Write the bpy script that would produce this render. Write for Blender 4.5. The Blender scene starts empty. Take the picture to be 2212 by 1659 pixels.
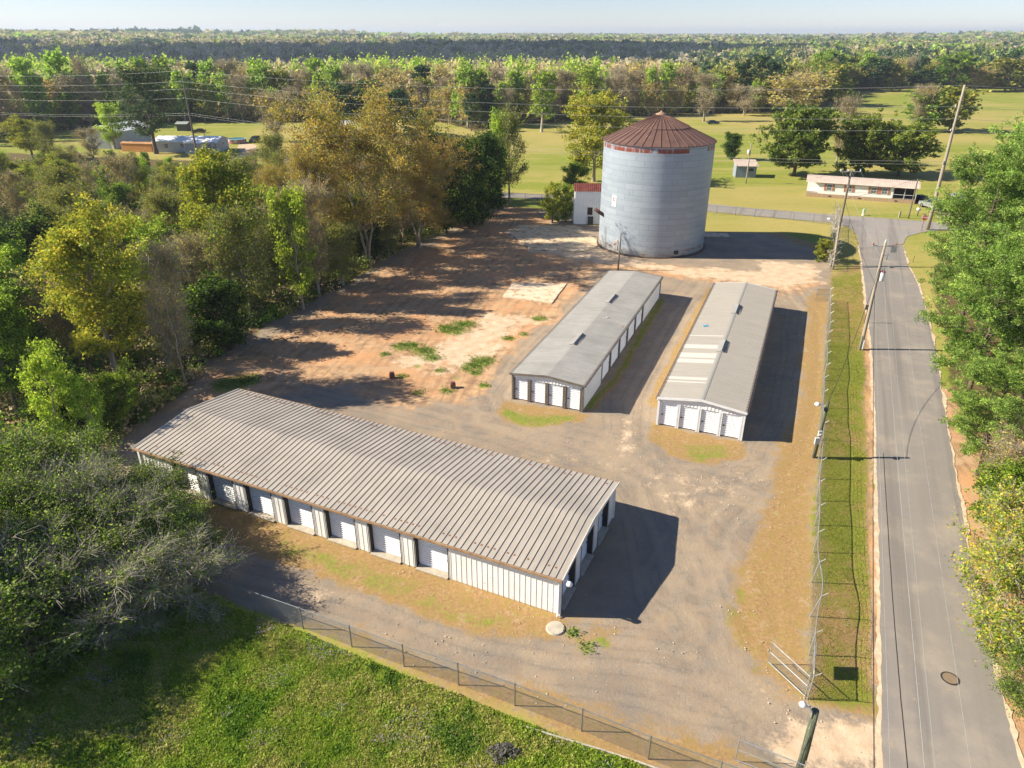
import bpy, math, random
import numpy as np
from mathutils import Vector, Matrix
S = bpy.context.scene
COL = S.collection
R = math.radians
# ------------------------------------------------------------------ camera, sky, sun, exposure
CAM_H = 30.0; FPX = 1538.0; PITCH = math.atan((829.5 - 74) / FPX)
cam = bpy.data.objects.new('camera', bpy.data.cameras.new('camera')); COL.objects.link(cam)
cam.location = (0, 0, CAM_H); cam.rotation_euler = (math.pi / 2 - PITCH, 0, 0)
cam.data.sensor_width = 36; cam.data.lens = 36 * FPX / 2212; cam.data.clip_end = 30000; cam.data.clip_start = 0.5
S.camera = cam
SUN_EL, SUN_AZ = R(34.0), R(-2.0)          # the light travels towards +x
sun_dir = Vector((math.cos(SUN_EL) * math.cos(SUN_AZ), math.cos(SUN_EL) * math.sin(SUN_AZ), -math.sin(SUN_EL)))
W = bpy.data.worlds.new('World'); S.world = W; W.use_nodes = True
wn = W.node_tree.nodes; bg = wn['Background']
sky = wn.new('ShaderNodeTexSky'); sky.sky_type = 'NISHITA'; sky.sun_disc = False
sky.sun_elevation = SUN_EL; sky.sun_rotation = R(-90 + 2); sky.altitude = 50; sky.air_density = 0.86; sky.dust_density = 0.0; sky.ozone_density = 5.0
wb = wn.new('ShaderNodeMix'); wb.data_type = 'RGBA'; wb.blend_type = 'MULTIPLY'; wb.inputs[0].default_value = 1; wb.inputs[7].default_value = (1.10, .985, 1.02, 1)   # camera white balance
W.node_tree.links.new(sky.outputs[0], wb.inputs[6]); W.node_tree.links.new(wb.outputs[2], bg.inputs[0]); bg.inputs[1].default_value = 0.07
sl = bpy.data.lights.new('sun', 'SUN'); sl.energy = 4.9; sl.angle = R(0.5); sl.color = (1.0, 0.905, 0.74)
so = bpy.data.objects.new('sun', sl); COL.objects.link(so); so.rotation_euler = sun_dir.to_track_quat('-Z', 'Y').to_euler()
so.location = (-60, 0, 80)
S.view_settings.view_transform = 'Standard'; S.view_settings.look = 'None'
S.view_settings.exposure = 1.05; S.view_settings.gamma = 1.0
S.render.engine = 'CYCLES'; S.cycles.use_denoising = True; S.cycles.max_bounces = 6; S.cycles.transparent_max_bounces = 12
S.cycles.diffuse_bounces = 4; S.cycles.glossy_bounces = 2; S.cycles.transmission_bounces = 4; S.cycles.volume_bounces = 0
S.cycles.use_adaptive_sampling = True; S.cycles.adaptive_threshold = 0.015
S.cycles.volume_step_rate = 4

_s, _c = math.sin(PITCH), math.cos(PITCH)
def at(u, v, z=0.0):                        # a spot in the place (metres), surveyed from the photo
    k = -(v - 829.5) / FPX; t = (CAM_H - z) / (_s - k * _c)
    return Vector(((u - 1106) / FPX * t, (_c + k * _s) * t, z))

# ------------------------------------------------------------------ helpers
def hexc(h):
    h = h.lstrip('#'); v = [int(h[i:i + 2], 16) / 255 for i in (0, 2, 4)]
    return tuple(x / 12.92 if x < .04045 else ((x + .055) / 1.055) ** 2.4 for x in v) + (1,)

class NT:
    def __init__(s, m): s.t = m.node_tree; s.n = s.t.nodes; s.l = s.t.links
    def new(s, k, **kw):
        n = s.n.new('ShaderNode' + k)
        for a, b in kw.items(): setattr(n, a, b)
        return n
    def link(s, a, b): s.l.new(a, b)
    def noise(s, vec, scale, detail=3, rough=.55, w=0):
        n = s.new('TexNoise'); n.inputs['Scale'].default_value = scale; n.inputs['Detail'].default_value = detail
        n.inputs['Roughness'].default_value = rough
        if vec is not None: s.link(vec, n.inputs['Vector'])
        return n.outputs['Fac']
    def mapr(s, x, a, b, c=0., d=1., mode='LINEAR'):
        n = s.new('MapRange'); n.interpolation_type = mode
        for i, v in zip((1, 2, 3, 4), (a, b, c, d)): n.inputs[i].default_value = v
        s.link(x, n.inputs[0]); return n.outputs[0]
    def math(s, op, a, b=None, clamp=False):
        n = s.new('Math', operation=op); n.use_clamp = clamp
        for i, v in enumerate((a, b)):
            if v is None: continue
            if isinstance(v, (int, float)): n.inputs[i].default_value = v
            else: s.link(v, n.inputs[i])
        return n.outputs[0]
    def mix(s, f, a, b, mode='MIX'):
        n = s.new('Mix', data_type='RGBA', blend_type=mode)
        for i, v in ((0, f), (6, a), (7, b)):
            if isinstance(v, (int, float)): n.inputs[i].default_value = v
            elif isinstance(v, tuple): n.inputs[i].default_value = v
            else: s.link(v, n.inputs[i])
        return n.outputs[2]
    def scaled(s, vec, sc):
        n = s.new('VectorMath', operation='MULTIPLY'); s.link(vec, n.inputs[0]); n.inputs[1].default_value = sc; return n.outputs[0]

MATS = {}
def pm(name, c1, c2=None, scale=2.0, rough=.7, metal=0.0, bump=0.0, bscale=None, stretch=(1, 1, 1), c3=None, spot=.62, spotscale=6, spec=.5, detail=4):
    """procedural paint: two tones of noise and optional stains of a third colour"""
    if name in MATS: return MATS[name]
    m = bpy.data.materials.new(name); m.use_nodes = True; t = NT(m); b = t.n['Principled BSDF']
    tc = t.new('TexCoord').outputs['Object']; v = t.scaled(tc, stretch)
    c1 = hexc(c1) if isinstance(c1, str) else c1
    c2 = c1 if c2 is None else (hexc(c2) if isinstance(c2, str) else c2)
    f = t.mapr(t.noise(v, scale, detail), .3, .7)
    col = t.mix(f, c1, c2)
    if c3:
        g = t.mapr(t.noise(v, spotscale, 5, .65), spot, spot + .06)
        col = t.mix(g, col, hexc(c3))
    t.link(col, b.inputs['Base Color'])
    r = t.mapr(f, 0, 1, rough - .08, min(1, rough + .08)); t.link(r, b.inputs['Roughness'])
    b.inputs['Metallic'].default_value = metal; b.inputs['Specular IOR Level'].default_value = spec
    if bump:
        bn = t.new('Bump'); bn.inputs['Strength'].default_value = bump; bn.inputs['Distance'].default_value = .03
        t.link(t.noise(v, bscale or scale * 6, 4), bn.inputs['Height']); t.link(bn.outputs[0], b.inputs['Normal'])
    MATS[name] = m; return m

def mesh_np(name, V, F, mats=(), midx=None, smooth=False, cols=None):
    me = bpy.data.meshes.new(name); V = np.asarray(V, np.float32); F = np.asarray(F, np.int32); k = F.shape[1]
    me.vertices.add(len(V)); me.vertices.foreach_set('co', V.ravel())
    me.loops.add(F.size); me.loops.foreach_set('vertex_index', F.ravel())
    me.polygons.add(len(F)); me.polygons.foreach_set('loop_start', np.arange(0, F.size, k, dtype=np.int32))
    me.polygons.foreach_set('loop_total', np.full(len(F), k, np.int32))
    if midx is not None: me.polygons.foreach_set('material_index', np.asarray(midx, np.int32))
    me.polygons.foreach_set('use_smooth', np.full(len(F), smooth, bool))
    for m in mats: me.materials.append(m)
    if cols is not None:
        a = me.attributes.new('Col', 'FLOAT_COLOR', 'FACE'); c = np.ones((len(F), 4), np.float32); c[:, :3] = cols
        a.data.foreach_set('color', c.ravel())
    me.update(calc_edges=True); return me

class MB:
    def __init__(s): s.v = []; s.f = []; s.m = []
    def add(s, vs, fs, mi=0):
        o = len(s.v); s.v += [tuple(p) for p in vs]; s.f += [tuple(i + o for i in f) for f in fs]; s.m += [mi] * len(fs); return s
    def quad(s, a, b, c, d, mi=0): return s.add([a, b, c, d], [(0, 1, 2, 3)], mi)
    def box(s, x0, y0, z0, x1, y1, z1, mi=0):
        vs = [(x, y, z) for z in (z0, z1) for y in (y0, y1) for x in (x0, x1)]
        return s.add(vs, [(0, 2, 3, 1), (4, 5, 7, 6), (0, 1, 5, 4), (2, 6, 7, 3), (0, 4, 6, 2), (1, 3, 7, 5)], mi)
    def obox(s, c, sx, sy, sz, rot=0, mi=0):     # box centred at c (bottom at c.z), turned
        ca, sa = math.cos(rot), math.sin(rot); vs = []
        for z in (0, sz):
            for y in (-sy / 2, sy / 2):
                for x in (-sx / 2, sx / 2): vs.append((c[0] + x * ca - y * sa, c[1] + x * sa + y * ca, c[2] + z))
        return s.add(vs, [(0, 2, 3, 1), (4, 5, 7, 6), (0, 1, 5, 4), (2, 6, 7, 3), (0, 4, 6, 2), (1, 3, 7, 5)], mi)
    def tube(s, pts, rad, n=8, mi=0, cap=True):
        pts = [Vector(p) for p in pts]; rs = rad if isinstance(rad, (list, tuple)) else [rad] * len(pts)
        d0 = (pts[-1] - pts[0]).normalized(); ref = Vector((0, 0, 1)) if abs(d0.z) < .9 else Vector((1, 0, 0)); o = len(s.v)
        for i, p in enumerate(pts):
            d = (pts[min(i + 1, len(pts) - 1)] - pts[max(i - 1, 0)]).normalized(); a = d.cross(ref).normalized(); b = d.cross(a)
            for j in range(n):
                t = 2 * math.pi * j / n; q = p + (a * math.cos(t) + b * math.sin(t)) * rs[i]; s.v.append(tuple(q))
        for i in range(len(pts) - 1):
            for j in range(n):
                k = (j + 1) % n; s.f.append((o + i * n + j, o + i * n + k, o + (i + 1) * n + k, o + (i + 1) * n + j)); s.m.append(mi)
        if cap:
            s.f.append(tuple(o + j for j in range(n))[::-1]); s.m.append(mi)
            s.f.append(tuple(o + (len(pts) - 1) * n + j for j in range(n))); s.m.append(mi)
        return s
    def lathe(s, prof, n=24, c=(0, 0, 0), mi=0, a0=0, a1=2 * math.pi):
        o = len(s.v); full = abs(a1 - a0 - 2 * math.pi) < 1e-6; k = n if full else n + 1
        for r, z in prof:
            for j in range(k):
                t = a0 + (a1 - a0) * j / n; s.v.append((c[0] + r * math.cos(t), c[1] + r * math.sin(t), c[2] + z))
        for i in range(len(prof) - 1):
            for j in range(n):
                q = (j + 1) % k; s.f.append((o + i * k + j, o + i * k + q, o + (i + 1) * k + q, o + (i + 1) * k + j)); s.m.append(mi)
        return s
    def prism(s, poly, z0, z1, mi=0):
        n = len(poly); o = len(s.v)
        s.v += [(x, y, z0) for x, y in poly] + [(x, y, z1) for x, y in poly]
        s.f.append(tuple(o + i for i in range(n))[::-1]); s.f.append(tuple(o + n + i for i in range(n))); s.m += [mi, mi]
        for i in range(n):
            j = (i + 1) % n; s.f.append((o + i, o + j, o + n + j, o + n + i)); s.m.append(mi)
        return s
    def extr(s, prof, axis, a, b, mi=0, cap=False):   # profile of (p,q) swept between a and b along an axis
        f = {'x': lambda t, p, q: (t, p, q), 'y': lambda t, p, q: (p, t, q), 'z': lambda t, p, q: (p, q, t)}[axis]
        n = len(prof); o = len(s.v); s.v += [f(a, *p) for p in prof] + [f(b, *p) for p in prof]
        for i in range(n - 1): s.f.append((o + i, o + i + 1, o + n + i + 1, o + n + i)); s.m.append(mi)
        if cap: s.f += [tuple(o + i for i in range(n)), tuple(o + n + i for i in range(n))[::-1]]; s.m += [mi, mi]
        return s
    def build(s, name, mats, parent=None, smooth=False, loc=None):
        me = bpy.data.meshes.new(name); me.from_pydata(s.v, [], s.f)
        if not isinstance(mats, (list, tuple)): mats = [mats]
        for m in mats: me.materials.append(m)
        me.polygons.foreach_set('material_index', s.m)
        if smooth: me.polygons.foreach_set('use_smooth', [True] * len(me.polygons))
        me.update(); return link(name, me, parent, loc)

def link(name, me, parent=None, loc=None):
    o = bpy.data.objects.new(name, me); COL.objects.link(o)
    if parent is not None: o.parent = parent
    if loc is not None: o.location = loc
    return o
def tag(o, label, cat, group=None):
    o['label'] = label; o['category'] = cat
    if group: o['group'] = group
    return o
def thing(name, label, cat, loc=(0, 0, 0), rotz=0, group=None):
    o = bpy.data.objects.new(name, None); COL.objects.link(o); o.empty_display_size = .5
    o.location = loc; o.rotation_euler = (0, 0, rotz); return tag(o, label, cat, group)
def copy_tree(o, parent=None):
    c = o.copy(); COL.objects.link(c)
    if parent is not None: c.parent = parent
    for ch in list(o.children): copy_tree(ch, c)
    return c
def setting(o): o['kind'] = 'structure'; return o
def ribs(L, pitch, w, h, start=0.1, chamfer=.2):
    """outline of a ribbed metal sheet seen end-on: list of (x, height)"""
    p = [(0, 0)]; x = start
    while x + w < L:
        c = w * chamfer; p += [(x, 0), (x + c, h), (x + w - c, h), (x + w, 0)]; x += pitch
    return p + [(L, 0)]
# ------------------------------------------------------------------ terrain
def vnoise(x, y, scale, seed=0, octaves=4, rough=.5):
    out = np.zeros_like(x, dtype=np.float64); amp = 1; tot = 0
    for o in range(octaves):
        rs = np.random.RandomState(seed * 17 + o); tb = rs.rand(256, 256)
        u = x / scale * 2 ** o + 37.7 * (o + 1); v = y / scale * 2 ** o + 11.3
        iu = np.floor(u).astype(int); iv = np.floor(v).astype(int); fu = u - iu; fv = v - iv
        fu = fu * fu * (3 - 2 * fu); fv = fv * fv * (3 - 2 * fv)
        g = lambda a, b: tb[a % 256, b % 256]
        out += amp * ((g(iu, iv) * (1 - fu) + g(iu + 1, iv) * fu) * (1 - fv) + (g(iu, iv + 1) * (1 - fu) + g(iu + 1, iv + 1) * fu) * fv)
        tot += amp; amp *= rough
    return out / tot
def sst(a, b, x): t = np.clip((x - a) / (b - a), 0, 1); return t * t * (3 - 2 * t)
def terrain(x, y):
    x = np.asarray(x, float); y = np.asarray(y, float); ang = x / np.maximum(y, 1)
    z = -16 * sst(430, 760, y) * sst(.45, .15, ang)                       # the creek valley
    z = z + 20 * sst(850, 1350, y) * sst(.45, .1, ang)
    z = z + (16 * sst(-.1, -.7, ang)) * sst(1300, 2600, y)
    z = z + (vnoise(x, y, 700, 3, 3) - .5) * 26 * sst(900, 2600, y)
    z = z + (9 * np.exp(-((ang + .235) / .07) ** 2)) * sst(1500, 2900, y)
    z = z + 13 * sst(.45, .75, ang) * sst(900, 2400, y)
    return z
def poly_mask(x, y, pts, soft):
    """signed distance to a polygon, 1 inside to 0 outside over 'soft' metres"""
    P = np.array([(p.x, p.y) if hasattr(p, 'x') else p for p in pts]); n = len(P)
    d = np.full(x.shape, 1e9); ins = np.zeros(x.shape, bool)
    for i in range(n):
        a = P[i]; b = P[(i + 1) % n]; e = b - a; wx = x - a[0]; wy = y - a[1]
        t = np.clip((wx * e[0] + wy * e[1]) / max(e @ e, 1e-9), 0, 1)
        d = np.minimum(d, np.hypot(wx - e[0] * t, wy - e[1] * t))
        c = (a[1] > y) != (b[1] > y); xx = a[0] + (y - a[1]) / (b[1] - a[1] + 1e-12) * e[0]
        ins ^= c & (x < xx)
    return np.clip(.5 + np.where(ins, d, -d) / (2 * soft), 0, 1)
def D(*q): return [at(u, v) for u, v in q]
fx = np.arange(-60, 92, .33); fy = np.arange(12, 160, .33)
def grow(a, step, end, k=1.08):
    o = []
    while a < end: step *= k; a += step; o.append(a)
    return np.array(o)
gx = np.concatenate([-grow(60, .5, 9000)[::-1], fx, grow(fx[-1], .5, 9000)])
gy = np.concatenate([-grow(-12, .6, 300)[::-1], fy, grow(fy[-1], .4, 12000, 1.05)])
X, Y = np.meshgrid(gx, gy); x = X.ravel(); y = Y.ravel()
n1 = vnoise(x, y, 9, 1, 5, .6); n2 = vnoise(x, y, 22, 2, 4); n3 = vnoise(x, y, 3, 5, 3)
def jit(pts, soft, amp=1.6, seed=7):
    return poly_mask(x + (vnoise(x, y, 4, seed, 4, .65) - .5) * amp * 2, y + (vnoise(x, y, 4, seed + 1, 4, .65) - .5) * amp * 2, pts, soft)
# far land: grassy fields
far = np.ones(len(x))
lot = jit(D((180, 1010), (300, 900), (420, 790), (560, 700), (700, 640), (820, 570), (900, 525), (1000, 480), (1085, 442), (1235, 440), (1260, 486), (1530, 500), (1770, 505), (1800, 560), (1800, 640), (1895, 645), (1905, 700), (1795, 700), (1765, 1050), (1745, 1510), (1900, 1540), (1905, 1700), (1400, 1700), (1256, 1600), (985, 1490), (650, 1358), (430, 1275), (300, 1250)), 1.2, .8)
verge = poly_mask(x, y, D((1795, 595), (1880, 560), (1895, 640), (1895, 800), (1885, 1000), (1898, 1300), (1905, 1560), (1745, 1515), (1755, 1200), (1775, 845)), .6)
orange = jit(D((300, 905), (480, 770), (640, 690), (800, 590), (960, 510), (1090, 445), (1180, 450), (1250, 530), (1300, 556), (1500, 575), (1770, 590), (1790, 620), (1690, 640), (1430, 600), (1305, 590), (1235, 660), (1110, 770), (1000, 870), (880, 890), (700, 850), (560, 850), (380, 900)), 2.2, 2.2)
pale = np.maximum.reduce([
    jit(D((1090, 500), (1120, 487), (1245, 490), (1292, 520), (1285, 545), (1150, 545)), 1.0, 1.2),
    .8 * jit(D((860, 770), (960, 735), (1060, 680), (1160, 680), (1130, 720), (1060, 780), (990, 800), (900, 800)), 2.5, 3.5),
    .75 * jit(D((1150, 545), (1290, 530), (1420, 572), (1700, 585), (1790, 610), (1700, 625), (1430, 590), (1290, 570)), 1.8, 2.0),
    .75 * jit(D((1640, 560), (1760, 570), (1785, 600), (1700, 612), (1640, 590)), 1.2, 1.5),
    .9 * jit(D((1750, 1560), (1830, 1540), (1890, 1560), (1895, 1659), (1700, 1659), (1660, 1600)), 1.0, 1.2),
    .45 * jit(D((640, 1270), (700, 1265), (740, 1300), (690, 1315), (600, 1290)), .8, .8),
    .5 * jit(D((1330, 895), (1365, 900), (1372, 990), (1340, 1000), (1322, 950)), .8, .8),
    .40 * jit(D((1060, 980), (1240, 960), (1400, 1000), (1700, 1010), (1640, 1100), (1440, 1120), (1300, 1040)), 3, 4),
    .38 * jit(D((1520, 1500), (1640, 1480), (1700, 1560), (1560, 1580)), 1.5, 2.5)])
tan = np.maximum.reduce([
    jit(D((1700, 950), (1722, 850), (1742, 720), (1745, 655), (1792, 655), (1778, 845), (1767, 1001), (1752, 1241), (1743, 1510), (1700, 1520), (1640, 1470), (1580, 1360), (1595, 1260), (1650, 1130), (1665, 1030)), .9, .9),
    jit(D((650, 1352), (755, 1375), (990, 1440), (1200, 1490), (1400, 1560), (1560, 1600), (1700, 1659), (1390, 1659), (1256, 1600), (985, 1490), (755, 1396)), .8, 1.0),
    jit(D((415, 1060), (560, 1105), (740, 1165), (900, 1215), (1060, 1270), (1205, 1318), (1222, 1350), (1180, 1385), (1050, 1368), (900, 1328), (760, 1276), (600, 1222), (470, 1172)), .5, .6),
    jit(D((1085, 862), (1110, 868), (1256, 893), (1275, 897), (1265, 912), (1150, 918), (1090, 908), (1074, 888)), .4, .6),
    jit(D((1398, 905), (1420, 920), (1604, 955), (1625, 965), (1600, 1000), (1540, 1003), (1450, 985), (1392, 950)), .4, .8),
    jit(D((1258, 886), (1340, 790), (1420, 650), (1428, 640), (1436, 650), (1360, 790), (1290, 885)), .4, .5),
    jit(D((1415, 880), (1480, 760), (1545, 625), (1530, 620), (1460, 750), (1400, 870)), .4, .5),
    .8 * jit(D((1740, 640), (1792, 620), (1792, 700), (1740, 690)), .8, .8),
    .8 * jit(D((1165, 430), (1240, 438), (1240, 460), (1110, 450)), .8, 1.0),
    .7 * jit(D((1530, 480), (1800, 495), (1795, 560), (1770, 545), (1640, 500), (1530, 505)), 1.0, 1.5),
    .5 * jit(D((1210, 1335), (1390, 1345), (1330, 1420), (1200, 1400)), .8, 1.5),
    verge])
spots = [(978, 712, 1.5), (1003, 700, 1.2), (960, 706, .7), (916, 758, 1.2), (932, 772, .9), (1022, 792, 1.1), (1042, 780, 1.2), (1028, 806, .6), (1164, 688, .8), (872, 748, 1.1), (890, 745, .7), (832, 765, .6), (500, 830, 1.6), (535, 820, 1.2), (1098, 731, .7), (1130, 722, .5), (965, 843, .6), (868, 812, .5), (905, 848, .5), (950, 800, .5), (985, 815, .4), (1045, 832, .5), (900, 790, .4), (1240, 1366, .42), (1300, 1388, .4), (1270, 1400, .41)]
weeds = np.zeros(len(x))
for u, v, r in spots:
    p = at(u, v); weeds = np.maximum(weeds, np.clip(1.1 - np.hypot(x - p.x, y - p.y) / max(r, .01) * .62, 0, .6))
fore = jit(D((-200, 1250), (300, 1200), (450, 1285), (560, 1320), (650, 1362), (760, 1412), (985, 1500), (1110, 1555), (1260, 1612), (1400, 1662), (1450, 1800), (-300, 2600)), .5, .7)
green = np.clip(np.maximum.reduce([
    weeds, fore,
    verge * (.50 + 1.1 * (n2 - .5) + .7 * (n3 - .5)),
    .62 * jit(D((1085, 875), (1150, 890), (1262, 900), (1250, 912), (1150, 918), (1085, 905)), .5, .8),
    .5 * jit(D((1450, 960), (1600, 960), (1590, 1000), (1500, 1000)), .6, 1.0),
    (.45 + .5 * (n3 - .5)) * jit(D((560, 1150), (900, 1255), (1060, 1310), (1180, 1348), (1050, 1358), (900, 1315), (760, 1265), (600, 1212)), .6, .8),
    .72 * jit(D((1258, 886), (1340, 790), (1420, 650), (1428, 640), (1436, 650), (1355, 790), (1280, 885)), .3, .5),
    .9 * jit(D((1080, 425), (1240, 437), (1240, 452), (1100, 447)), .5, .8),
    .85 * jit(D((1530, 468), (1700, 478), (1800, 490), (1795, 575), (1770, 530), (1640, 490), (1530, 485)), .8, 1.2),
    .62 * jit(D((1570, 1330), (1600, 1260), (1612, 1275), (1590, 1350), (1640, 1460), (1625, 1465)), .6, .8)]), 0, 1)
inside = np.maximum(lot, verge)
field = 1 - inside
field_g = np.clip(.62 + (n2 - .5) * 1.1 + (vnoise(x, y, 60, 9, 3) - .5) * 1.3, 0, 1)
thick = jit(D((1095, 437), (1000, 475), (900, 520), (800, 575), (700, 640), (600, 680), (480, 760), (400, 840), (330, 900), (250, 960), (300, 1100), (430, 1240), (420, 1330), (250, 1400), (0, 1450), (-400, 1500), (-900, 900), (-900, 320), (0, 330), (350, 345), (520, 350), (650, 370), (900, 400), (1100, 425)), 1.5, 1.5)
clearing = jit(D((-60, 560), (0, 500), (120, 500), (150, 540), (60, 570)), 2, 2)
rightwood = jit(D((2012, 590), (2030, 700), (2060, 850), (2110, 950), (2160, 1100), (2220, 1300), (2320, 1560), (2380, 1659), (3500, 1659), (3500, 480), (2300, 520), (2040, 540)), .6, .6)
wood_y = np.interp(x, [p.x for p in D((-120, 318), (0, 300), (180, 275), (380, 262), (500, 262), (640, 262), (900, 262), (960, 262), (1030, 282), (1120, 268), (1200, 262), (1330, 254), (1500, 245), (1600, 244), (1700, 238), (1770, 225), (1800, 200), (1900, 190), (2050, 190), (2280, 195))], [p.y for p in D((-120, 318), (0, 300), (180, 275), (380, 262), (500, 262), (640, 262), (900, 262), (960, 262), (1030, 282), (1120, 268), (1200, 262), (1330, 254), (1500, 245), (1600, 244), (1700, 238), (1770, 225), (1800, 200), (1900, 190), (2050, 190), (2280, 195))])
litter = np.clip(np.maximum.reduce([thick * (1 - clearing), rightwood * .8, sst(-7, 1, y - wood_y)]), 0, 1)
REDR = jit(D((2025, 840), (2046, 950), (2064, 1050), (2086, 1180), (2116, 1330), (2156, 1500), (2196, 1640), (2260, 1850), (2420, 1850), (2330, 1600), (2230, 1300), (2170, 1050), (2125, 840)), .3, .3)
redline = np.clip(jit([at(1880, 700), at(1890, 820), at(1897, 1000), at(1904, 1200), at(1908, 1480), at(1882, 1480), at(1876, 1250), at(1873, 1000), at(1868, 820), at(1864, 700)], .3, .35) + REDR, 0, 1)
pale = np.maximum(pale, .9 * jit(D((1978, 590), (2012, 690), (2035, 780), (2060, 780), (2030, 650), (1998, 590)), .6, .8))
orange = np.maximum(orange * (1 - .5 * n1), redline)
red_f = np.where(inside > .5, orange, redline)
tan = tan * (1 - .9 * redline)
grass_tan = np.where(inside > .5, tan, 1 - .0 * tan) * (1 - REDR)
green = green * (1 - .95 * redline)
grn = np.where(inside > .5, green, np.maximum(fore, field_g)) * (1 - REDR)
verge_r = jit(D((1945, 500), (2010, 505), (2030, 560), (2030, 600), (1985, 600), (1960, 540)), .5, .6)
z = terrain(x, y)
z = z + (1 - sst(150, 200, y)) * ((vnoise(x, y, 14, 12, 3) - .5) * .10 + orange * (vnoise(x, y, 2.0, 14, 3) - .5) * .10) * sst(0, 1, lot)
z = z - .03 * inside
# flat under roads
road_pts_l = [(1905, 1800), (1905, 1659), (1903, 1480), (1900, 1300), (1896, 1100), (1892, 950), (1888, 850), (1884, 770), (1876, 700), (1868, 620), (1862, 570), (1856, 530), (1848, 505), (1832, 490), (1798, 480)]
road_pts_r = [(2040, 492), (1990, 500), (1958, 512), (1950, 530), (1960, 570), (1985, 620), (2005, 690), (2022, 770), (2035, 850), (2050, 950), (2068, 1050), (2090, 1180), (2120, 1330), (2160, 1500), (2200, 1640), (2245, 1800)]
TRK = [[(1830, 1640), (1720, 1530), (1600, 1430), (1500, 1300), (1450, 1150), (1400, 1040), (1260, 960), (1080, 905), (850, 865), (600, 815), (420, 850)],
       [(1800, 1600), (1600, 1480), (1400, 1430), (1180, 1400), (980, 1345), (780, 1280), (600, 1230), (440, 1180)],
       [(1600, 1400), (1560, 1200), (1460, 1080), (1370, 960), (1385, 860), (1440, 740), (1500, 640), (1540, 590), (1700, 600)],
       [(1500, 1250), (1580, 1110), (1690, 1010), (1730, 900), (1757, 760), (1755, 670), (1690, 605), (1500, 585), (1300, 575)],
       [(1330, 990), (1200, 960), (1060, 900), (1050, 850), (1110, 760), (1230, 640), (1290, 585), (1200, 560)],
       [(1000, 700), (1080, 640), (1180, 590), (1290, 560)], [(700, 780), (850, 690), (1000, 600), (1150, 540)], [(620, 740), (780, 650), (930, 570), (1080, 500)], [(1260, 960), (1440, 1020), (1640, 1050), (1740, 1020)], [(560, 830), (760, 740), (900, 660), (1060, 590)]]
rut = np.zeros(len(x)); wx_ = x + (vnoise(x, y, 6, 51, 2) - .5) * 1.4; wy_ = y + (vnoise(x, y, 6, 52, 2) - .5) * 1.4
near_ = (inside > .3)
xi, yi = wx_[near_], wy_[near_]; rr0 = np.zeros(len(xi))
for ti, T_ in enumerate(TRK):
    P_ = np.array([(p.x, p.y) for p in D(*T_)])
    for rep in range(3):
        d = np.full(len(xi), 1e9); sg = np.zeros(len(xi)); sh = (0, 1.5, -1.9)[rep]
        for i in range(len(P_) - 1):
            a, b = P_[i], P_[i + 1]; e = b - a; L2 = e @ e; t = np.clip(((xi - a[0]) * e[0] + (yi - a[1]) * e[1]) / L2, 0, 1); dx_, dy_ = xi - a[0] - t * e[0], yi - a[1] - t * e[1]; dd = np.hypot(dx_, dy_); cr = np.sign(e[0] * dy_ - e[1] * dx_); m_ = dd < d; d = np.where(m_, dd, d); sg = np.where(m_, dd * cr, sg)
        q_ = np.abs(np.abs(sg + sh) - .82); rr0 = np.maximum(rr0, np.clip(1 - q_ / .42, 0, 1) * (1, .7, .6)[rep])
rut[near_] = rr0
z = z - .035 * rut
m1 = np.stack([grn, grass_tan, red_f, pale], 1); m3 = np.stack([rut, rut, rut, np.ones(len(x))], 1); m2 = np.stack([litter, fore, verge, inside], 1)
nx, ny = len(gx), len(gy)
idx = np.arange(nx * ny).reshape(ny, nx)
F = np.stack([idx[:-1, :-1].ravel(), idx[:-1, 1:].ravel(), idx[1:, 1:].ravel(), idx[1:, :-1].ravel()], 1)
gm = mesh_np('ground', np.stack([x, y, z], 1), F, smooth=True)
for nm, arr in (('m1', m1), ('m2', m2), ('m3', m3)):
    a = gm.attributes.new(nm, 'FLOAT_COLOR', 'POINT'); a.data.foreach_set('color', arr.astype(np.float32).ravel())
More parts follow.
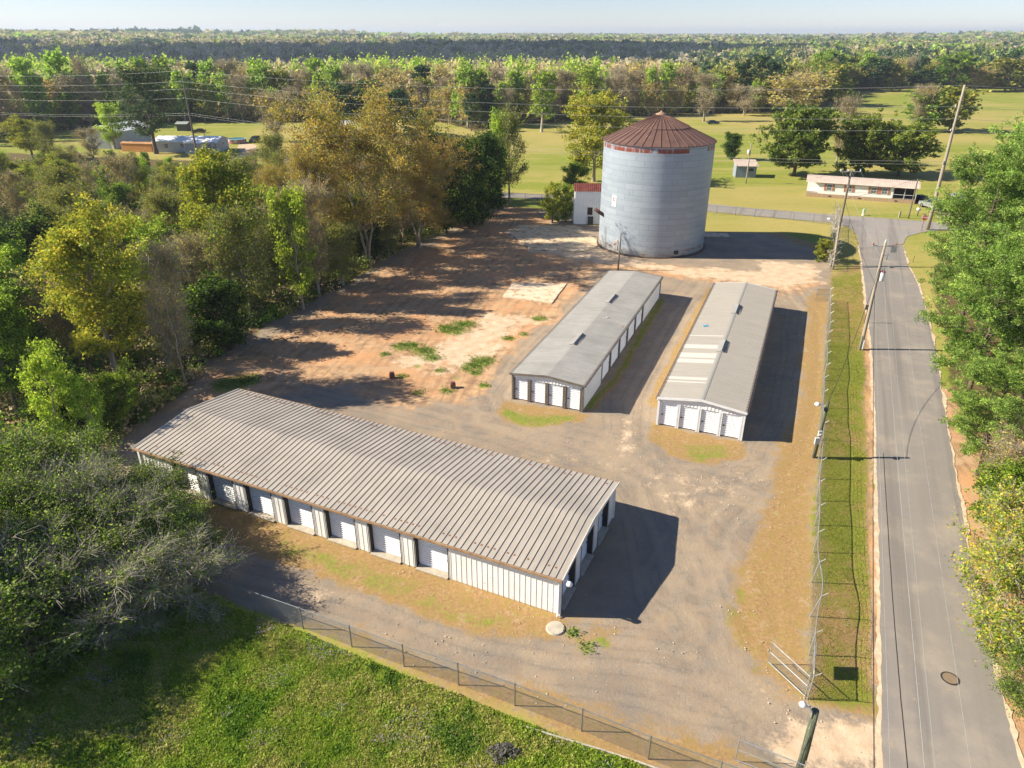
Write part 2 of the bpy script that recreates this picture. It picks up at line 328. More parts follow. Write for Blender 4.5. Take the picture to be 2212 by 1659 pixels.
def ground_mat():
    m = bpy.data.materials.new('ground_cover'); m.use_nodes = True; t = NT(m); b = t.n['Principled BSDF']
    pos = t.new('NewGeometry').outputs['Position']
    A = t.new('Attribute', attribute_name='m1'); B = t.new('Attribute', attribute_name='m2')
    sa = t.new('SeparateColor'); t.link(A.outputs['Color'], sa.inputs[0]); sb = t.new('SeparateColor'); t.link(B.outputs['Color'], sb.inputs[0])
    g, tn, rd = sa.outputs; pl = A.outputs['Alpha']; lt, fr, vg = sb.outputs; ins = B.outputs['Alpha']
    nf = t.noise(pos, 4.5, 6, .7); nff = t.noise(pos, 22, 3, .7); nm = t.noise(pos, .9, 5, .62); nl = t.noise(pos, .13, 4, .6)
    nt = t.math('ADD', t.math('MULTIPLY', nf, .5), t.math('MULTIPLY', nm, .5))
    def th(mask, w=.09, k=1.0):          # ragged edge: noise pushed through the mask
        s_ = t.math('ADD', mask, t.math('MULTIPLY', t.math('SUBTRACT', nt, .5), k * 1.6)); return t.mapr(s_, .5 - w, .5 + w)
    grav = t.mix(t.mapr(nff, .35, .68), hexc('#756a5e'), hexc('#b1a490'))
    grav = t.mix(t.mapr(nm, .35, .7), grav, hexc('#9c846a'), 'MIX')
    grav = t.mix(.45, grav, t.mix(t.mapr(t.noise(pos, .3, 5, .65), .38, .62), hexc('#79736c'), hexc('#a7957e')))
    C3 = t.new('Attribute', attribute_name='m3').outputs['Fac']
    rutf = t.math('MULTIPLY', t.mapr(C3, .25, .75), t.mapr(nm, .34, .56))
    grav = t.mix(t.math('MULTIPLY', rutf, .5), grav, t.mix(t.mapr(nff, .3, .7), hexc('#958571'), hexc('#baa78f')))
    grav = t.mix(t.math('MULTIPLY', t.math('MULTIPLY', t.mapr(C3, .02, .12), t.mapr(C3, .3, .2)), t.mapr(nm, .62, .44, 0, .28)), grav, hexc('#6b655e'))
    peb = t.new('TexVoronoi'); peb.inputs['Scale'].default_value = 2.2; t.link(pos, peb.inputs['Vector'])
    grav = t.mix(t.mapr(peb.outputs['Distance'], .045, .03), grav, hexc('#d8cfc2'))
    # dozer and tyre streaks in the stripped soil
    w = t.new('TexWave'); w.bands_direction = 'X'; w.inputs['Scale'].default_value = .55; w.inputs['Distortion'].default_value = 9; w.inputs['Detail'].default_value = 4; w.inputs['Detail Scale'].default_value = .8
    mp = t.new('Mapping'); mp.inputs['Rotation'].default_value = (0, 0, R(58)); mp.inputs['Scale'].default_value = (1, .12, 1); t.link(pos, mp.inputs[0]); t.link(mp.outputs[0], w.inputs[0])
    soil = t.mix(t.mapr(nm, .35, .65), hexc('#997a5b'), hexc('#c4a07a'))
    soil = t.mix(t.math('MULTIPLY', t.mapr(w.outputs['Fac'], .5, .95), .45), soil, hexc('#7f634e'))
    soil = t.mix(t.mapr(nl, .45, .62), soil, hexc('#c4946a'))
    soil = t.mix(t.mapr(t.noise(pos, .35, 6, .7), .52, .62), soil, hexc('#b99a78'))
    soil = t.mix(t.math('MULTIPLY', rutf, .4), soil, hexc('#d0a982'))
    c = t.mix(th(rd, .16, .9), grav, soil)
    palec = t.mix(t.mapr(nm, .3, .7), hexc('#bc9f80'), hexc('#d4bfa3'))
    c = t.mix(th(pl, .14, 1.1), c, palec)
    litc = t.mix(t.mapr(nf, .35, .65), hexc('#4a3a26'), hexc('#7d6847'))
    litc = t.mix(t.mapr(nm, .5, .6), litc, hexc('#4b5a22'))
    tanc = t.mix(t.mapr(nf, .3, .7), hexc('#836843'), hexc('#b5946a'))
    tanc = t.mix(t.mapr(nm, .42, .66), tanc, hexc('#9c8052'))
    tanc = t.mix(t.mapr(t.noise(pos, 1.7, 6, .7), .5, .62, 0, .35), tanc, hexc('#8c863f'))
    tanc = t.mix(t.mapr(t.noise(pos, .8, 6, .75), .58, .64, 0, .55), tanc, hexc('#b39c7c'))
    inn = t.mapr(ins, .3, .7)
    tanf = t.mix(t.mapr(nm, .3, .7), hexc('#98904a'), hexc('#ab9a60'))
    c = t.mix(th(tn, .2, 1.5), c, t.mix(inn, tanf, tanc))
    gr_f = t.mix(t.mapr(nl, .3, .7), hexc('#6f8028'), hexc('#929544'))
    gr_f = t.mix(t.mapr(nf, .3, .75), gr_f, hexc('#828634'))
    mow = t.noise(t.scaled(pos, (.012, .16, 1)), 1.0, 4, .6)
    gr_f = t.mix(t.mapr(mow, .48, .62, 0, .75), gr_f, hexc('#a39758'))
    gr_f = t.mix(t.mapr(t.noise(t.scaled(pos, (.03, .07, 1)), 1.0, 5, .65), .56, .66, 0, .6), gr_f, hexc('#6f8a26'))
    gr_n = t.mix(t.mapr(nf, .32, .68), hexc('#5c702a'), hexc('#949844'))
    gr_v = t.mix(t.mapr(nf, .32, .68), hexc('#636b26'), hexc('#8c8c3c'))
    gr = t.mix(inn, gr_f, t.mix(vg, gr_n, gr_v)); gr = t.mix(fr, gr, t.mix(t.mapr(nf, .3, .7), hexc('#66821f'), hexc('#9aa83a')))
    c = t.mix(th(g, .17, 1.2), c, gr)
    c = t.mix(th(lt, .15, .8), c, litc)
    t.link(c, b.inputs['Base Color']); b.inputs['Roughness'].default_value = .95; b.inputs['Specular IOR Level'].default_value = .15
    bn = t.new('Bump'); bn.inputs['Strength'].default_value = .9; bn.inputs['Distance'].default_value = .05
    hh = t.math('ADD', t.math('MULTIPLY', nf, .8), t.math('MULTIPLY', nff, .45)); t.link(hh, bn.inputs['Height']); t.link(bn.outputs[0], b.inputs['Normal'])
    return m
gm.materials.append(ground_mat())
setting(link('ground', gm))

# ------------------------------------------------------------------ roads (sheets laid on the ground)
def densify(pts, step=1.2, amp=.0, seed=0, closed=True):
    rs = random.Random(seed); out = []
    for i in range(len(pts) if closed else len(pts) - 1):
        a = pts[i]; b = pts[(i + 1) % len(pts)]; L = math.hypot(b[0] - a[0], b[1] - a[1]); n = max(1, int(L / step))
        nx_, ny_ = -(b[1] - a[1]) / max(L, 1e-6), (b[0] - a[0]) / max(L, 1e-6)
        for k in range(n):
            t = k / n; qx, qy = a[0] + (b[0] - a[0]) * t, a[1] + (b[1] - a[1]) * t
            j = float(vnoise(np.array([qx]), np.array([qy]), 1.7, seed + 90, 4, .7)[0] - .5) * 3.2 * amp if amp else 0
            out.append((a[0] + (b[0] - a[0]) * t + nx_ * j, a[1] + (b[1] - a[1]) * t + ny_ * j))
    return out
def sheet(name, poly, z, mat):
    me = bpy.data.meshes.new(name); me.from_pydata([(p[0], p[1], z) for p in poly], [], [tuple(range(len(poly)))]); me.materials.append(mat); me.update()
    n = me.polygons[0].normal
    if n.z < 0: me.flip_normals()
    return setting(link(name, me))
def asphalt(name, ca, cb, line=None):
    m = bpy.data.materials.new(name); m.use_nodes = True; t = NT(m); b = t.n['Principled BSDF']
    pos = t.new('NewGeometry').outputs['Position']
    mp = t.new('Mapping'); mp.inputs['Rotation'].default_value = (0, 0, R(-66.6)); t.link(pos, mp.inputs[0])
    st = t.scaled(mp.outputs[0], (.05, 1.1, 1))
    c = t.mix(t.mapr(t.noise(pos, 30, 3, .7), .3, .7), hexc(ca), hexc(cb))
    c = t.mix(t.mapr(t.noise(st, 1.0, 4, .6), .38, .68, 0, .55), c, hexc('#8f8880'))
    c = t.mix(t.mapr(t.noise(pos, .25, 5, .65), .5, .68, 0, .6), c, hexc('#a39787'))
    c = t.mix(t.mapr(t.noise(t.scaled(mp.outputs[0], (.02, .9, 1)), 1.0, 3, .5), .52, .66, 0, .45), c, hexc('#67625d'))
    ck = t.new('TexVoronoi', feature='DISTANCE_TO_EDGE'); ck.inputs['Scale'].default_value = .22; t.link(t.scaled(t.new('NewGeometry').outputs['Position'], (1, 1, 1)), ck.inputs['Vector'])
    c = t.mix(t.mapr(t.noise(t.scaled(mp.outputs[0], (.9, .12, 1)), 1.0, 5, .7), .66, .69, 0, .35), c, hexc('#5a5550'))
    c = t.mix(t.mapr(t.noise(pos, 1.3, 5, .7), .63, .69, 0, .5), c, hexc('#b09a78'))
    t.link(c, b.inputs['Base Color']); b.inputs['Roughness'].default_value = .85; b.inputs['Specular IOR Level'].default_value = .3
    bn = t.new('Bump'); bn.inputs['Strength'].default_value = .4; bn.inputs['Distance'].default_value = .01
    t.link(t.noise(pos, 60, 2), bn.inputs['Height']); t.link(bn.outputs[0], b.inputs['Normal']); return m
asp = asphalt('asphalt_worn', '#7b756f', '#8b847d'); asp2 = asphalt('asphalt_pale', '#8b8681', '#989088')
xy = lambda p: (p.x, p.y)
L_ = [xy(at(*p)) for p in road_pts_l[1:-3]]; R_ = [xy(at(*p)) for p in road_pts_r[3:-1]]
Ls = [(L_[0][0] - 21, L_[0][1] - 50)]; Re = [(R_[-1][0] - 22, R_[-1][1] - 50)]
edge = densify(Ls + L_, .3, .08, 3, False) + [L_[-1]] + [R_[0]] + densify(R_ + Re, .3, .1, 4, False) + [Re[0]]
sheet('side_road', edge, .045, asp)
sand_m = pm('road_edge_sand', '#b49a7c', '#d6c3a6', 1.6, .95, bump=.4)
def off(poly, d):
    out = []
    for i, p in enumerate(poly):
        out.append((p[0] + d, p[1]))
    return out
edge2 = densify([(p[0] - .24, p[1]) for p in Ls + L_], .25, .2, 13, False) + [(L_[-1][0] - .3, L_[-1][1])] + [(R_[0][0] + .3, R_[0][1])] + densify([(p[0] + .2, p[1]) for p in R_ + Re], .25, .24, 14, False) + [(Re[0][0] + .4, Re[0][1])]
sheet('road_shoulder', edge2, .040, sand_m)
top = [xy(at(*p)) for p in [(-300, 405), (700, 408), (1113, 417), (1240, 424), (1525, 440), (1622, 450), (1808, 465), (1900, 471), (2032, 481), (2110, 488), (2400, 508)]]
bot = [xy(at(*p)) for p in [(2400, 530), (2212, 516), (2110, 506), (2040, 497), (1990, 503), (1960, 511), (1951, 528), (1858, 535), (1850, 506), (1832, 491), (1793, 481), (1622, 466), (1525, 456), (1240, 434), (1113, 428), (700, 418), (-300, 415)]]
# the cross road starts at the lane by the hedge; clipped well inside the wood on the left
top = [p for p in top if p[0] > -60]; bot = [p for p in bot if p[0] > -60]
sheet('cross_road', densify(top, 1.5, .1, 5, False) + [top[-1]] + densify(bot, 1.2, .1, 6, False) + [bot[-1]], .049, asp2)
def ribbon(name, pts, w, z, mat):
    mb = MB(); n = len(pts)
    for i in range(n):
        a = Vector(pts[max(i - 1, 0)]); b = Vector(pts[min(i + 1, n - 1)]); d = (b - a).normalized(); nrm = Vector((-d.y, d.x)) * w / 2
        p = Vector(pts[i]); mb.v += [(p.x + nrm.x, p.y + nrm.y, z), (p.x - nrm.x, p.y - nrm.y, z)]
    for i in range(n - 1): mb.f.append((2 * i, 2 * i + 1, 2 * i + 3, 2 * i + 2)); mb.m.append(0)
    return setting(mb.build(name, mat))
seam = [xy(at(u, v)) for u, v in [(1908, 980), (1915, 1100), (1920, 1180), (1928, 1300), (1940, 1450), (1950, 1560), (1960, 1659), (1968, 1720)]]
ribbon('road_seam', densify(seam, .6, .012, 8, False), .045, .0535, pm('tar_seam', '#2a2725', '#3a3532', 5, .8))
drive = [xy(at(*p)) for p in [(2020, 462), (2026, 455), (2062, 462), (2075, 476), (2072, 486), (2034, 484)]]
sheet('driveway', densify(drive, .6, .15, 9), .052, pm('driveway_dirt', '#8d7c6b', '#ab9a84', 1.5, .95))
ldrive = [xy(at(*p)) for p in [(515, 313), (535, 310), (556, 313), (555, 322), (540, 332), (515, 350), (480, 372), (468, 372), (505, 345), (522, 330), (512, 322)]]
sheet('dirt_driveway', densify(ldrive, 2, .5, 10), .03, pm('dirt_lane', '#b39a7c', '#cdb596', .8, .95))
# ------------------------------------------------------------------ storage buildings
def rib_sheet(mb, prof, fz0, fz1, place, mi=0):
    """vertical ribbed sheet: prof (x, out); fz0/fz1 give bottom and top; place maps (x,out,z) to the building"""
    o = len(mb.v)
    for px, h in prof: mb.v.append(place(px, h, fz0(px))); mb.v.append(place(px, h, fz1(px)))
    for i in range(len(prof) - 1):
        mb.f.append((o + 2 * i, o + 2 * i + 2, o + 2 * i + 3, o + 2 * i + 1)); mb.m.append(mi)
def shift(prof, a, L):
    q = [(a + px, h) for px, h in prof]; return q
def rollup(parent, x0, x1, z0, z1, place, mat, label=None, track=None, handle=True):
    mb = MB(); zs = ribs(z1 - z0, .17, .09, .032, .02, .35); o = len(mb.v)
    for zz, h in zs: mb.v.append(place(x0, h, z0 + zz)); mb.v.append(place(x1, h, z0 + zz))
    for i in range(len(zs) - 1): mb.f.append((o + 2 * i, o + 2 * i + 1, o + 2 * i + 3, o + 2 * i + 2)); mb.m.append(0)
    d = mb.build('roll_up_door', mat, parent)
    if label: d['label'] = label
    if handle:
        h = MB(); xm = x1 - .22; p = [place(xm + a, .03 + b, 1.0 + c) for c in (0, .07) for b in (0, .05) for a in (0, .16)]
        h.add(p, [(0, 2, 3, 1), (4, 5, 7, 6), (0, 1, 5, 4), (2, 6, 7, 3), (0, 4, 6, 2), (1, 3, 7, 5)]); h.build('door_latch', pm('latch_steel', '#55524e', '#3b3936', 9, .5, .6), d)
    return d
def shed(name, label, org, rot, L, Wd, eave, rise, side, end0, endL, mw, mr, md, mj, mt, mg, recess, hdr, rp, rh, wp, post=None, tabs=False, open_side=None):
    t = thing(name, label, 'storage building', (org[0], org[1], 0), rot, 'long metal storage buildings'); mid = Wd / 2; ins = .12
    def ztop(yy): return eave - .04 + rise * (1 - abs(yy - mid) / mid)
    faces = [('side', 0, L, side, lambda x_, h, z_: (x_, ins - h, z_), lambda q: eave - .05, 1),
             ('back', 0, L, [], lambda x_, h, z_: (x_, Wd - ins + h, z_), lambda q: eave - .05, -1),
             ('endL', 0, Wd, endL, lambda x_, h, z_: (L - ins + h, x_, z_), ztop, 1),
             ('end0', 0, Wd, end0, lambda x_, h, z_: (ins - h, x_, z_), ztop, -1)]
    for nm, a, b, ops, pl, zt, sg in faces:
        mb = MB(); cuts = [a + ins] + [q for o_ in ops for q in o_] + [b - ins]
        for i in range(0, len(cuts), 2):
            l = cuts[i + 1] - cuts[i]
            if l < .03: continue
            rib_sheet(mb, shift(ribs(l, wp[0], wp[1], wp[2], .12 if l < .4 else .17), cuts[i], l), lambda q: 0, zt, pl)
        for o_ in ops:
            rib_sheet(mb, shift(ribs(o_[1] - o_[0], wp[0], wp[1], wp[2], .1), o_[0], 0), lambda q: hdr, zt, pl)
        mb.build('wall', mw, t)
        for k, (q0, q1) in enumerate(ops):
            pin = lambda x_, h, z_, pl=pl: pl(x_, h - recess, z_)
            j = MB()
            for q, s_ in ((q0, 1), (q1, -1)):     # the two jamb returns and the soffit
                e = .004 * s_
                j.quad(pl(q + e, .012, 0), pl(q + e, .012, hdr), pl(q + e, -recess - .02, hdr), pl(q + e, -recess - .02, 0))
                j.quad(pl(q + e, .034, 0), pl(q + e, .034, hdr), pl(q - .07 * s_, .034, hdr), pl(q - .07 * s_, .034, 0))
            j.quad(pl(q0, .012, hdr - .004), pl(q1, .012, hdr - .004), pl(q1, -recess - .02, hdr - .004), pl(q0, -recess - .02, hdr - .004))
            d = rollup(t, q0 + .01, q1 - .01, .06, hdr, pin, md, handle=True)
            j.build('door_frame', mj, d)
            if recess > .3:
                s_ = MB(); s_.add([pl(q0 + .02, .16, 0), pl(q1 - .02, .16, 0), pl(q1 - .02, -recess, 0), pl(q0 + .02, -recess, 0), pl(q0 + .02, .16, .07), pl(q1 - .02, .16, .07), pl(q1 - .02, -recess, .07), pl(q0 + .02, -recess, .07)], [(0, 1, 5, 4), (4, 5, 6, 7), (1, 2, 6, 5), (3, 0, 4, 7)])
                s_.build('door_sill', pm('concrete', '#a39a8a', '#c2b8a6', 2, .9, bump=.3), d)
        if post and ops:
            xs_ = sorted({round((ops[i][1] + ops[i + 1][0]) / 2, 3) for i in range(len(ops) - 1) if ops[i + 1][0] - ops[i][1] < .5} | {ops[0][0] - .12, ops[-1][1] + .12})
            for q in xs_:
                pmb = MB()
                for dx in (-.075, .075):
                    vs = [pl(q + dx + a_, b_, c_) for c_ in (0, hdr + .02) for b_ in (-.03, .06) for a_ in (-.055, .055)]
                    pmb.add(vs, [(0, 2, 3, 1), (4, 5, 7, 6), (0, 1, 5, 4), (2, 6, 7, 3), (0, 4, 6, 2), (1, 3, 7, 5)])
                pmb.build('post_trim', post, t)
    # corner trims
    for cx, cy in ((0, 0), (L, 0), (0, Wd), (L, Wd)):
        c = MB(); sx = .1 if cx == 0 else -.1; sy = .1 if cy == 0 else -.1
        c.box(min(cx + sx * .2, cx + sx * 1.9), min(cy + sy * .2, cy + sy * 1.9), 0, max(cx + sx * .2, cx + sx * 1.9), max(cy + sy * .2, cy + sy * 1.9), eave - .06)
        c.build('corner_trim', mt, t)
    # roof
    mb = MB(); pr = ribs(L + .2, rp[0], rp[1], rp[2], .12); rows = [(-rh, 0), (mid - .3, 1 - .3 / mid), (mid, .985), (mid + .3, 1 - .3 / mid), (Wd + rh, 0)]
    n = len(pr)
    for yy, f in rows:
        for px, h in pr: mb.v.append((px - .1, yy, eave + rise * f + h))
    for r_ in range(len(rows) - 1):
        for i in range(n - 1): mb.f.append((r_ * n + i, r_ * n + i + 1, (r_ + 1) * n + i + 1, (r_ + 1) * n + i)); mb.m.append(0)
    roof = mb.build('roof', mr, t)
    for yy, s_ in ((-rh, -1), (Wd + rh, 1)):
        g = MB(); y0, y1 = sorted((yy + s_ * .01, yy + s_ * .11)); g.box(-.1, y0, eave - .14, L + .1, y1, eave - (.015 if not tabs else .03))
        gu = g.build('gutter', mg, t)
    for xx in (-.13, L + .105):
        e = MB(); o = 0
        for yy, f in ((-rh - .02, 0), (mid, 1), (Wd + rh + .02, 0)):
            for dz in (-.17, .035): e.v += [(xx, yy, eave + rise * f + dz), (xx + .025, yy, eave + rise * f + dz)]
        for r_ in range(2):
            b_ = o + r_ * 4; e.f += [(b_, b_ + 2, b_ + 6, b_ + 4), (b_ + 1, b_ + 5, b_ + 7, b_ + 3), (b_ + 2, b_ + 3, b_ + 7, b_ + 6), (b_, b_ + 4, b_ + 5, b_ + 1)]; e.m += [0] * 4
        e.build('rake_trim', mt, roof)
    if tabs:                       # closure strip seen between the rib ends along both eaves
        for yy, s_ in ((-rh, 1), (Wd + rh, -1)):
            k = MB(); y0, y1 = sorted((yy + s_ * .02, yy + s_ * .15)); k.box(-.09, y0, eave - .02, L + .09, y1, eave + rise * .03 + rp[2] * .45)
            k.build('eave_trim', mg, roof)
    return t, roof
def roofmat(name, a, b, dirt, metal=.0, rough=.5, patches=None):
    m = bpy.data.materials.new(name); m.use_nodes = True; t = NT(m); p = t.n['Principled BSDF']
    v = t.new('TexCoord').outputs['Object']
    c = t.mix(t.mapr(t.noise(t.scaled(v, (3.5, .35, 1)), 1.0, 5, .65), .35, .68), hexc(a), hexc(b))
    c = t.mix(t.mapr(t.noise(v, .35, 4), .42, .7, 0, .6), c, hexc(dirt))
    c = t.mix(t.mapr(t.noise(t.scaled(v, (1.1, .03, .0)), 1.0, 1, .2), .4, .6, 0, .15), c, hexc(b))
    c = t.mix(t.mapr(t.noise(v, 7, 4, .7), .67, .72, 0, .8), c, hexc(dirt))
    if patches:
        sp_ = t.new('SeparateXYZ'); t.link(v, sp_.inputs[0]); tot = None
        for a_, b_ in patches:
            m_ = t.math('MULTIPLY', t.mapr(sp_.outputs[0], a_, a_ + .03), t.mapr(sp_.outputs[0], b_, b_ - .03)); tot = m_ if tot is None else t.math('MAXIMUM', tot, m_)
        tot = t.math('MULTIPLY', tot, t.mapr(sp_.outputs[1], 3.78, 3.8)); c = t.mix(t.math('MULTIPLY', tot, .45), c, hexc('#dcd9d2'))
    t.link(c, p.inputs['Base Color']); p.inputs['Metallic'].default_value = metal
    t.link(t.mapr(t.noise(v, 2.0, 3), .3, .7, rough - .08, rough + .12), p.inputs['Roughness']); return m
cream = pm('cream_metal', '#e6e5e0', '#f1f0ec', .9, .5, c3='#9c927a', spot=.66, spotscale=2.5)
white = pm('white_metal', '#e6e7e6', '#f0f0ee', 1.1, .45, c3='#b9b7ae', spot=.68, spotscale=3)
doorw = pm('white_door', '#eceeef', '#f4f5f5', .8, .5)
doorg = pm('grey_door', '#c9cdd0', '#d6d9da', .8, .5)
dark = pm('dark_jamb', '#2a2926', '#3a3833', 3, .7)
tanm = pm('tan_gutter', '#8a6b4e', '#a98a69', 2, .6, c3='#6b4630', spot=.6, spotscale=5)
brown = pm('brown_trim', '#625a52', '#756c62', 2, .6)
brownd = pm('brown_gutter', '#4d3f38', '#63544b', 2, .6)
creamt = pm('cream_trim', '#8f8676', '#a59b89', 2, .6)
whitet = pm('white_trim', '#d6d8da', '#e4e5e6', 2, .5)
r1 = roofmat('roof_beige', '#a59c90', '#b1a89b', '#8f887e', rough=.5)
r2 = roofmat('roof_galvanised', '#95938e', '#a8a59f', '#84827c', .1, .55)
r3 = roofmat('roof_bone', '#9b958b', '#a8a196', '#a5a096', .0, .55, [(3.2, 3.5), (3.8, 4.4), (7.6, 8.6), (8.9, 10.1), (11.2, 12.3), (14.6, 14.9)])
B1A = math.radians(-24.8)
ops1 = [(33.5 - 7.38 - 3.40 * k - 2.3, 33.5 - 7.38 - 3.40 * k) for k in range(7)][::-1]
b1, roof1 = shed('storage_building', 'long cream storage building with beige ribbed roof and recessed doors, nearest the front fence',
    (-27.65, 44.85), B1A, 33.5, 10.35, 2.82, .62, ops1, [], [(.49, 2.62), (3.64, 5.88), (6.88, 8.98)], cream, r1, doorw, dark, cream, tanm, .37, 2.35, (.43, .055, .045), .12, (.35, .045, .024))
b2, roof2 = shed('storage_building', 'storage building with grey ribbed roof and brown posts between its white doors',
    (6.27, 55.36), R(67.8), 33.2, 6.83, 2.66, .36, [(6.3, 9.25), (9.5, 12.8), (13.05, 16.2), (16.45, 19.8), (20.05, 23.4)], [(.36, 1.62), (1.96, 3.31), (3.62, 4.97), (5.3, 6.55)], [], white, r2, doorw, brown, brown, brown, .10, 2.2, (.3, .09, .035), .06, (.3, .16, .02), post=brown, tabs=True)
b3, roof3 = shed('storage_building', 'white storage building with bone coloured roof and white posts, nearest the street fence',
    (18.9, 50.46), R(67.6), 33.0, 7.16, 2.66, .48, [], [(.33, 1.78), (2.07, 3.5), (3.8, 5.23), (5.52, 6.86)], [], white, r3, doorw, whitet, whitet, brownd, .10, 2.2, (.3, .08, .035), .06, (.3, .16, .02), post=whitet, tabs=True)
# roof vents: low hooded ridge vents, two on each narrow building
def vent(parent, mat, px, py, ridge_z):
    v = MB(); v.add([(px, py - .32, ridge_z - .02), (px + 3.0, py - .32, ridge_z - .02), (px + 3.0, py - .05, ridge_z + .20), (px, py - .05, ridge_z + .20), (px, py + .45, ridge_z + .02), (px + 3.0, py + .45, ridge_z + .02)], [(0, 1, 2, 3), (3, 2, 5, 4), (0, 3, 4), (1, 5, 2)])
    o = v.build('roof_vent', mat, parent)
    s_ = MB()
    for i in range(9): s_.box(px + .1 + i * .32, py - .36, ridge_z + .03, px + .3 + i * .32, py - .2, ridge_z + .09)
    s_.build('louvre', pm('louvre_dark', '#2d3038', '#3c3f46', 4, .6), o)
for px in (7.4, 20.3): vent(roof2, r2, px, 3.42, 2.98)
for px in (10.5, 21.5): vent(roof3, r2, px, 3.5, 3.12)
rc = MB(); rc.extr([(3.58 - .16, 2.66 + .487), (3.58, 2.66 + .508), (3.58 + .16, 2.66 + .487)], 'x', -.1, 33.1); rc.build('ridge_cap', pm('ridge_grey', '#98958d', '#a19e96', 1, .5), roof3)
# small things lying on the roofs
def rag(name, lab, cat, root, px, py, pz, mat, n=14, r=.35, seed=1):
    rs = random.Random(seed); mb = MB(); ca, sa = math.cos(root.rotation_euler.z), math.sin(root.rotation_euler.z)
    vs = [(math.cos(2 * math.pi * i / n) * r * rs.uniform(.5, 1.3), math.sin(2 * math.pi * i / n) * r * rs.uniform(.3, .8), rs.uniform(0, .07)) for i in range(n)] + [(0, 0, .12)]
    mb.add(vs, [(i, (i + 1) % n, n) for i in range(n)])
    o = mb.build(name, mat, None, loc=(root.location.x + px * ca - py * sa, root.location.y + px * sa + py * ca, pz)); tag(o, lab, cat)
rag('rag', 'crumpled bright blue rag lying on the bone coloured roof', 'rag', b3, 17.5, 5.9, 2.86, pm('blue_cloth', '#2f8fb8', '#49a8cc', 5, .8), seed=4)
rag('debris', 'small scrap of pale trash on the grey ribbed roof', 'litter', b2, 16.0, 2.3, 2.93, pm('scrap_paper', '#c9c4bb', '#8d8477', 9, .8), r=.28, seed=7)
rag('debris', 'tan scrap on the grey ribbed roof near its eave', 'litter', b2, 14.5, .35, 2.76, pm('scrap_tan', '#b58b6b', '#9b765b', 9, .8), r=.18, seed=9)
# wall lamp and downpipe at the near corner of the cream building
wl = MB(); wl.tube([(33.55, .1, 2.72), (33.85, .05, 2.70)], .03, 6); wl.build('wall_bracket', whitet, b1)
lb = MB(); lb.lathe([(.0, 0), (.17, .02), (.2, .1), (.14, .2), (.05, .26), (0, .27)], 12, (33.98, -.02, 2.5)); lb.build('lamp_head', whitet, b1, True)
dp = MB(); dp.tube([(33.38, -.14, 2.7), (33.38, .0, 2.5), (33.38, -.0, .25), (33.38, -.2, .1)], .055, 6); dp.build('downpipe', whitet, b1)
rs = random.Random(5); sc = MB()
for i in range(77):                       # rusty fasteners near both eaves
    for yy in (.55, 9.8):
        if rs.random() < .62: sc.box(.18 + i * .43, yy, 2.82 + .62 * (min(yy, 10.35 - yy) / 5.17) + .005, .30 + i * .43, yy + .12, 2.82 + .62 * (min(yy, 10.35 - yy) / 5.17) + .03)
sc.build('rust_stains', pm('rust_dot', '#7a4a35', '#8f5c44', 9, .9), roof1)

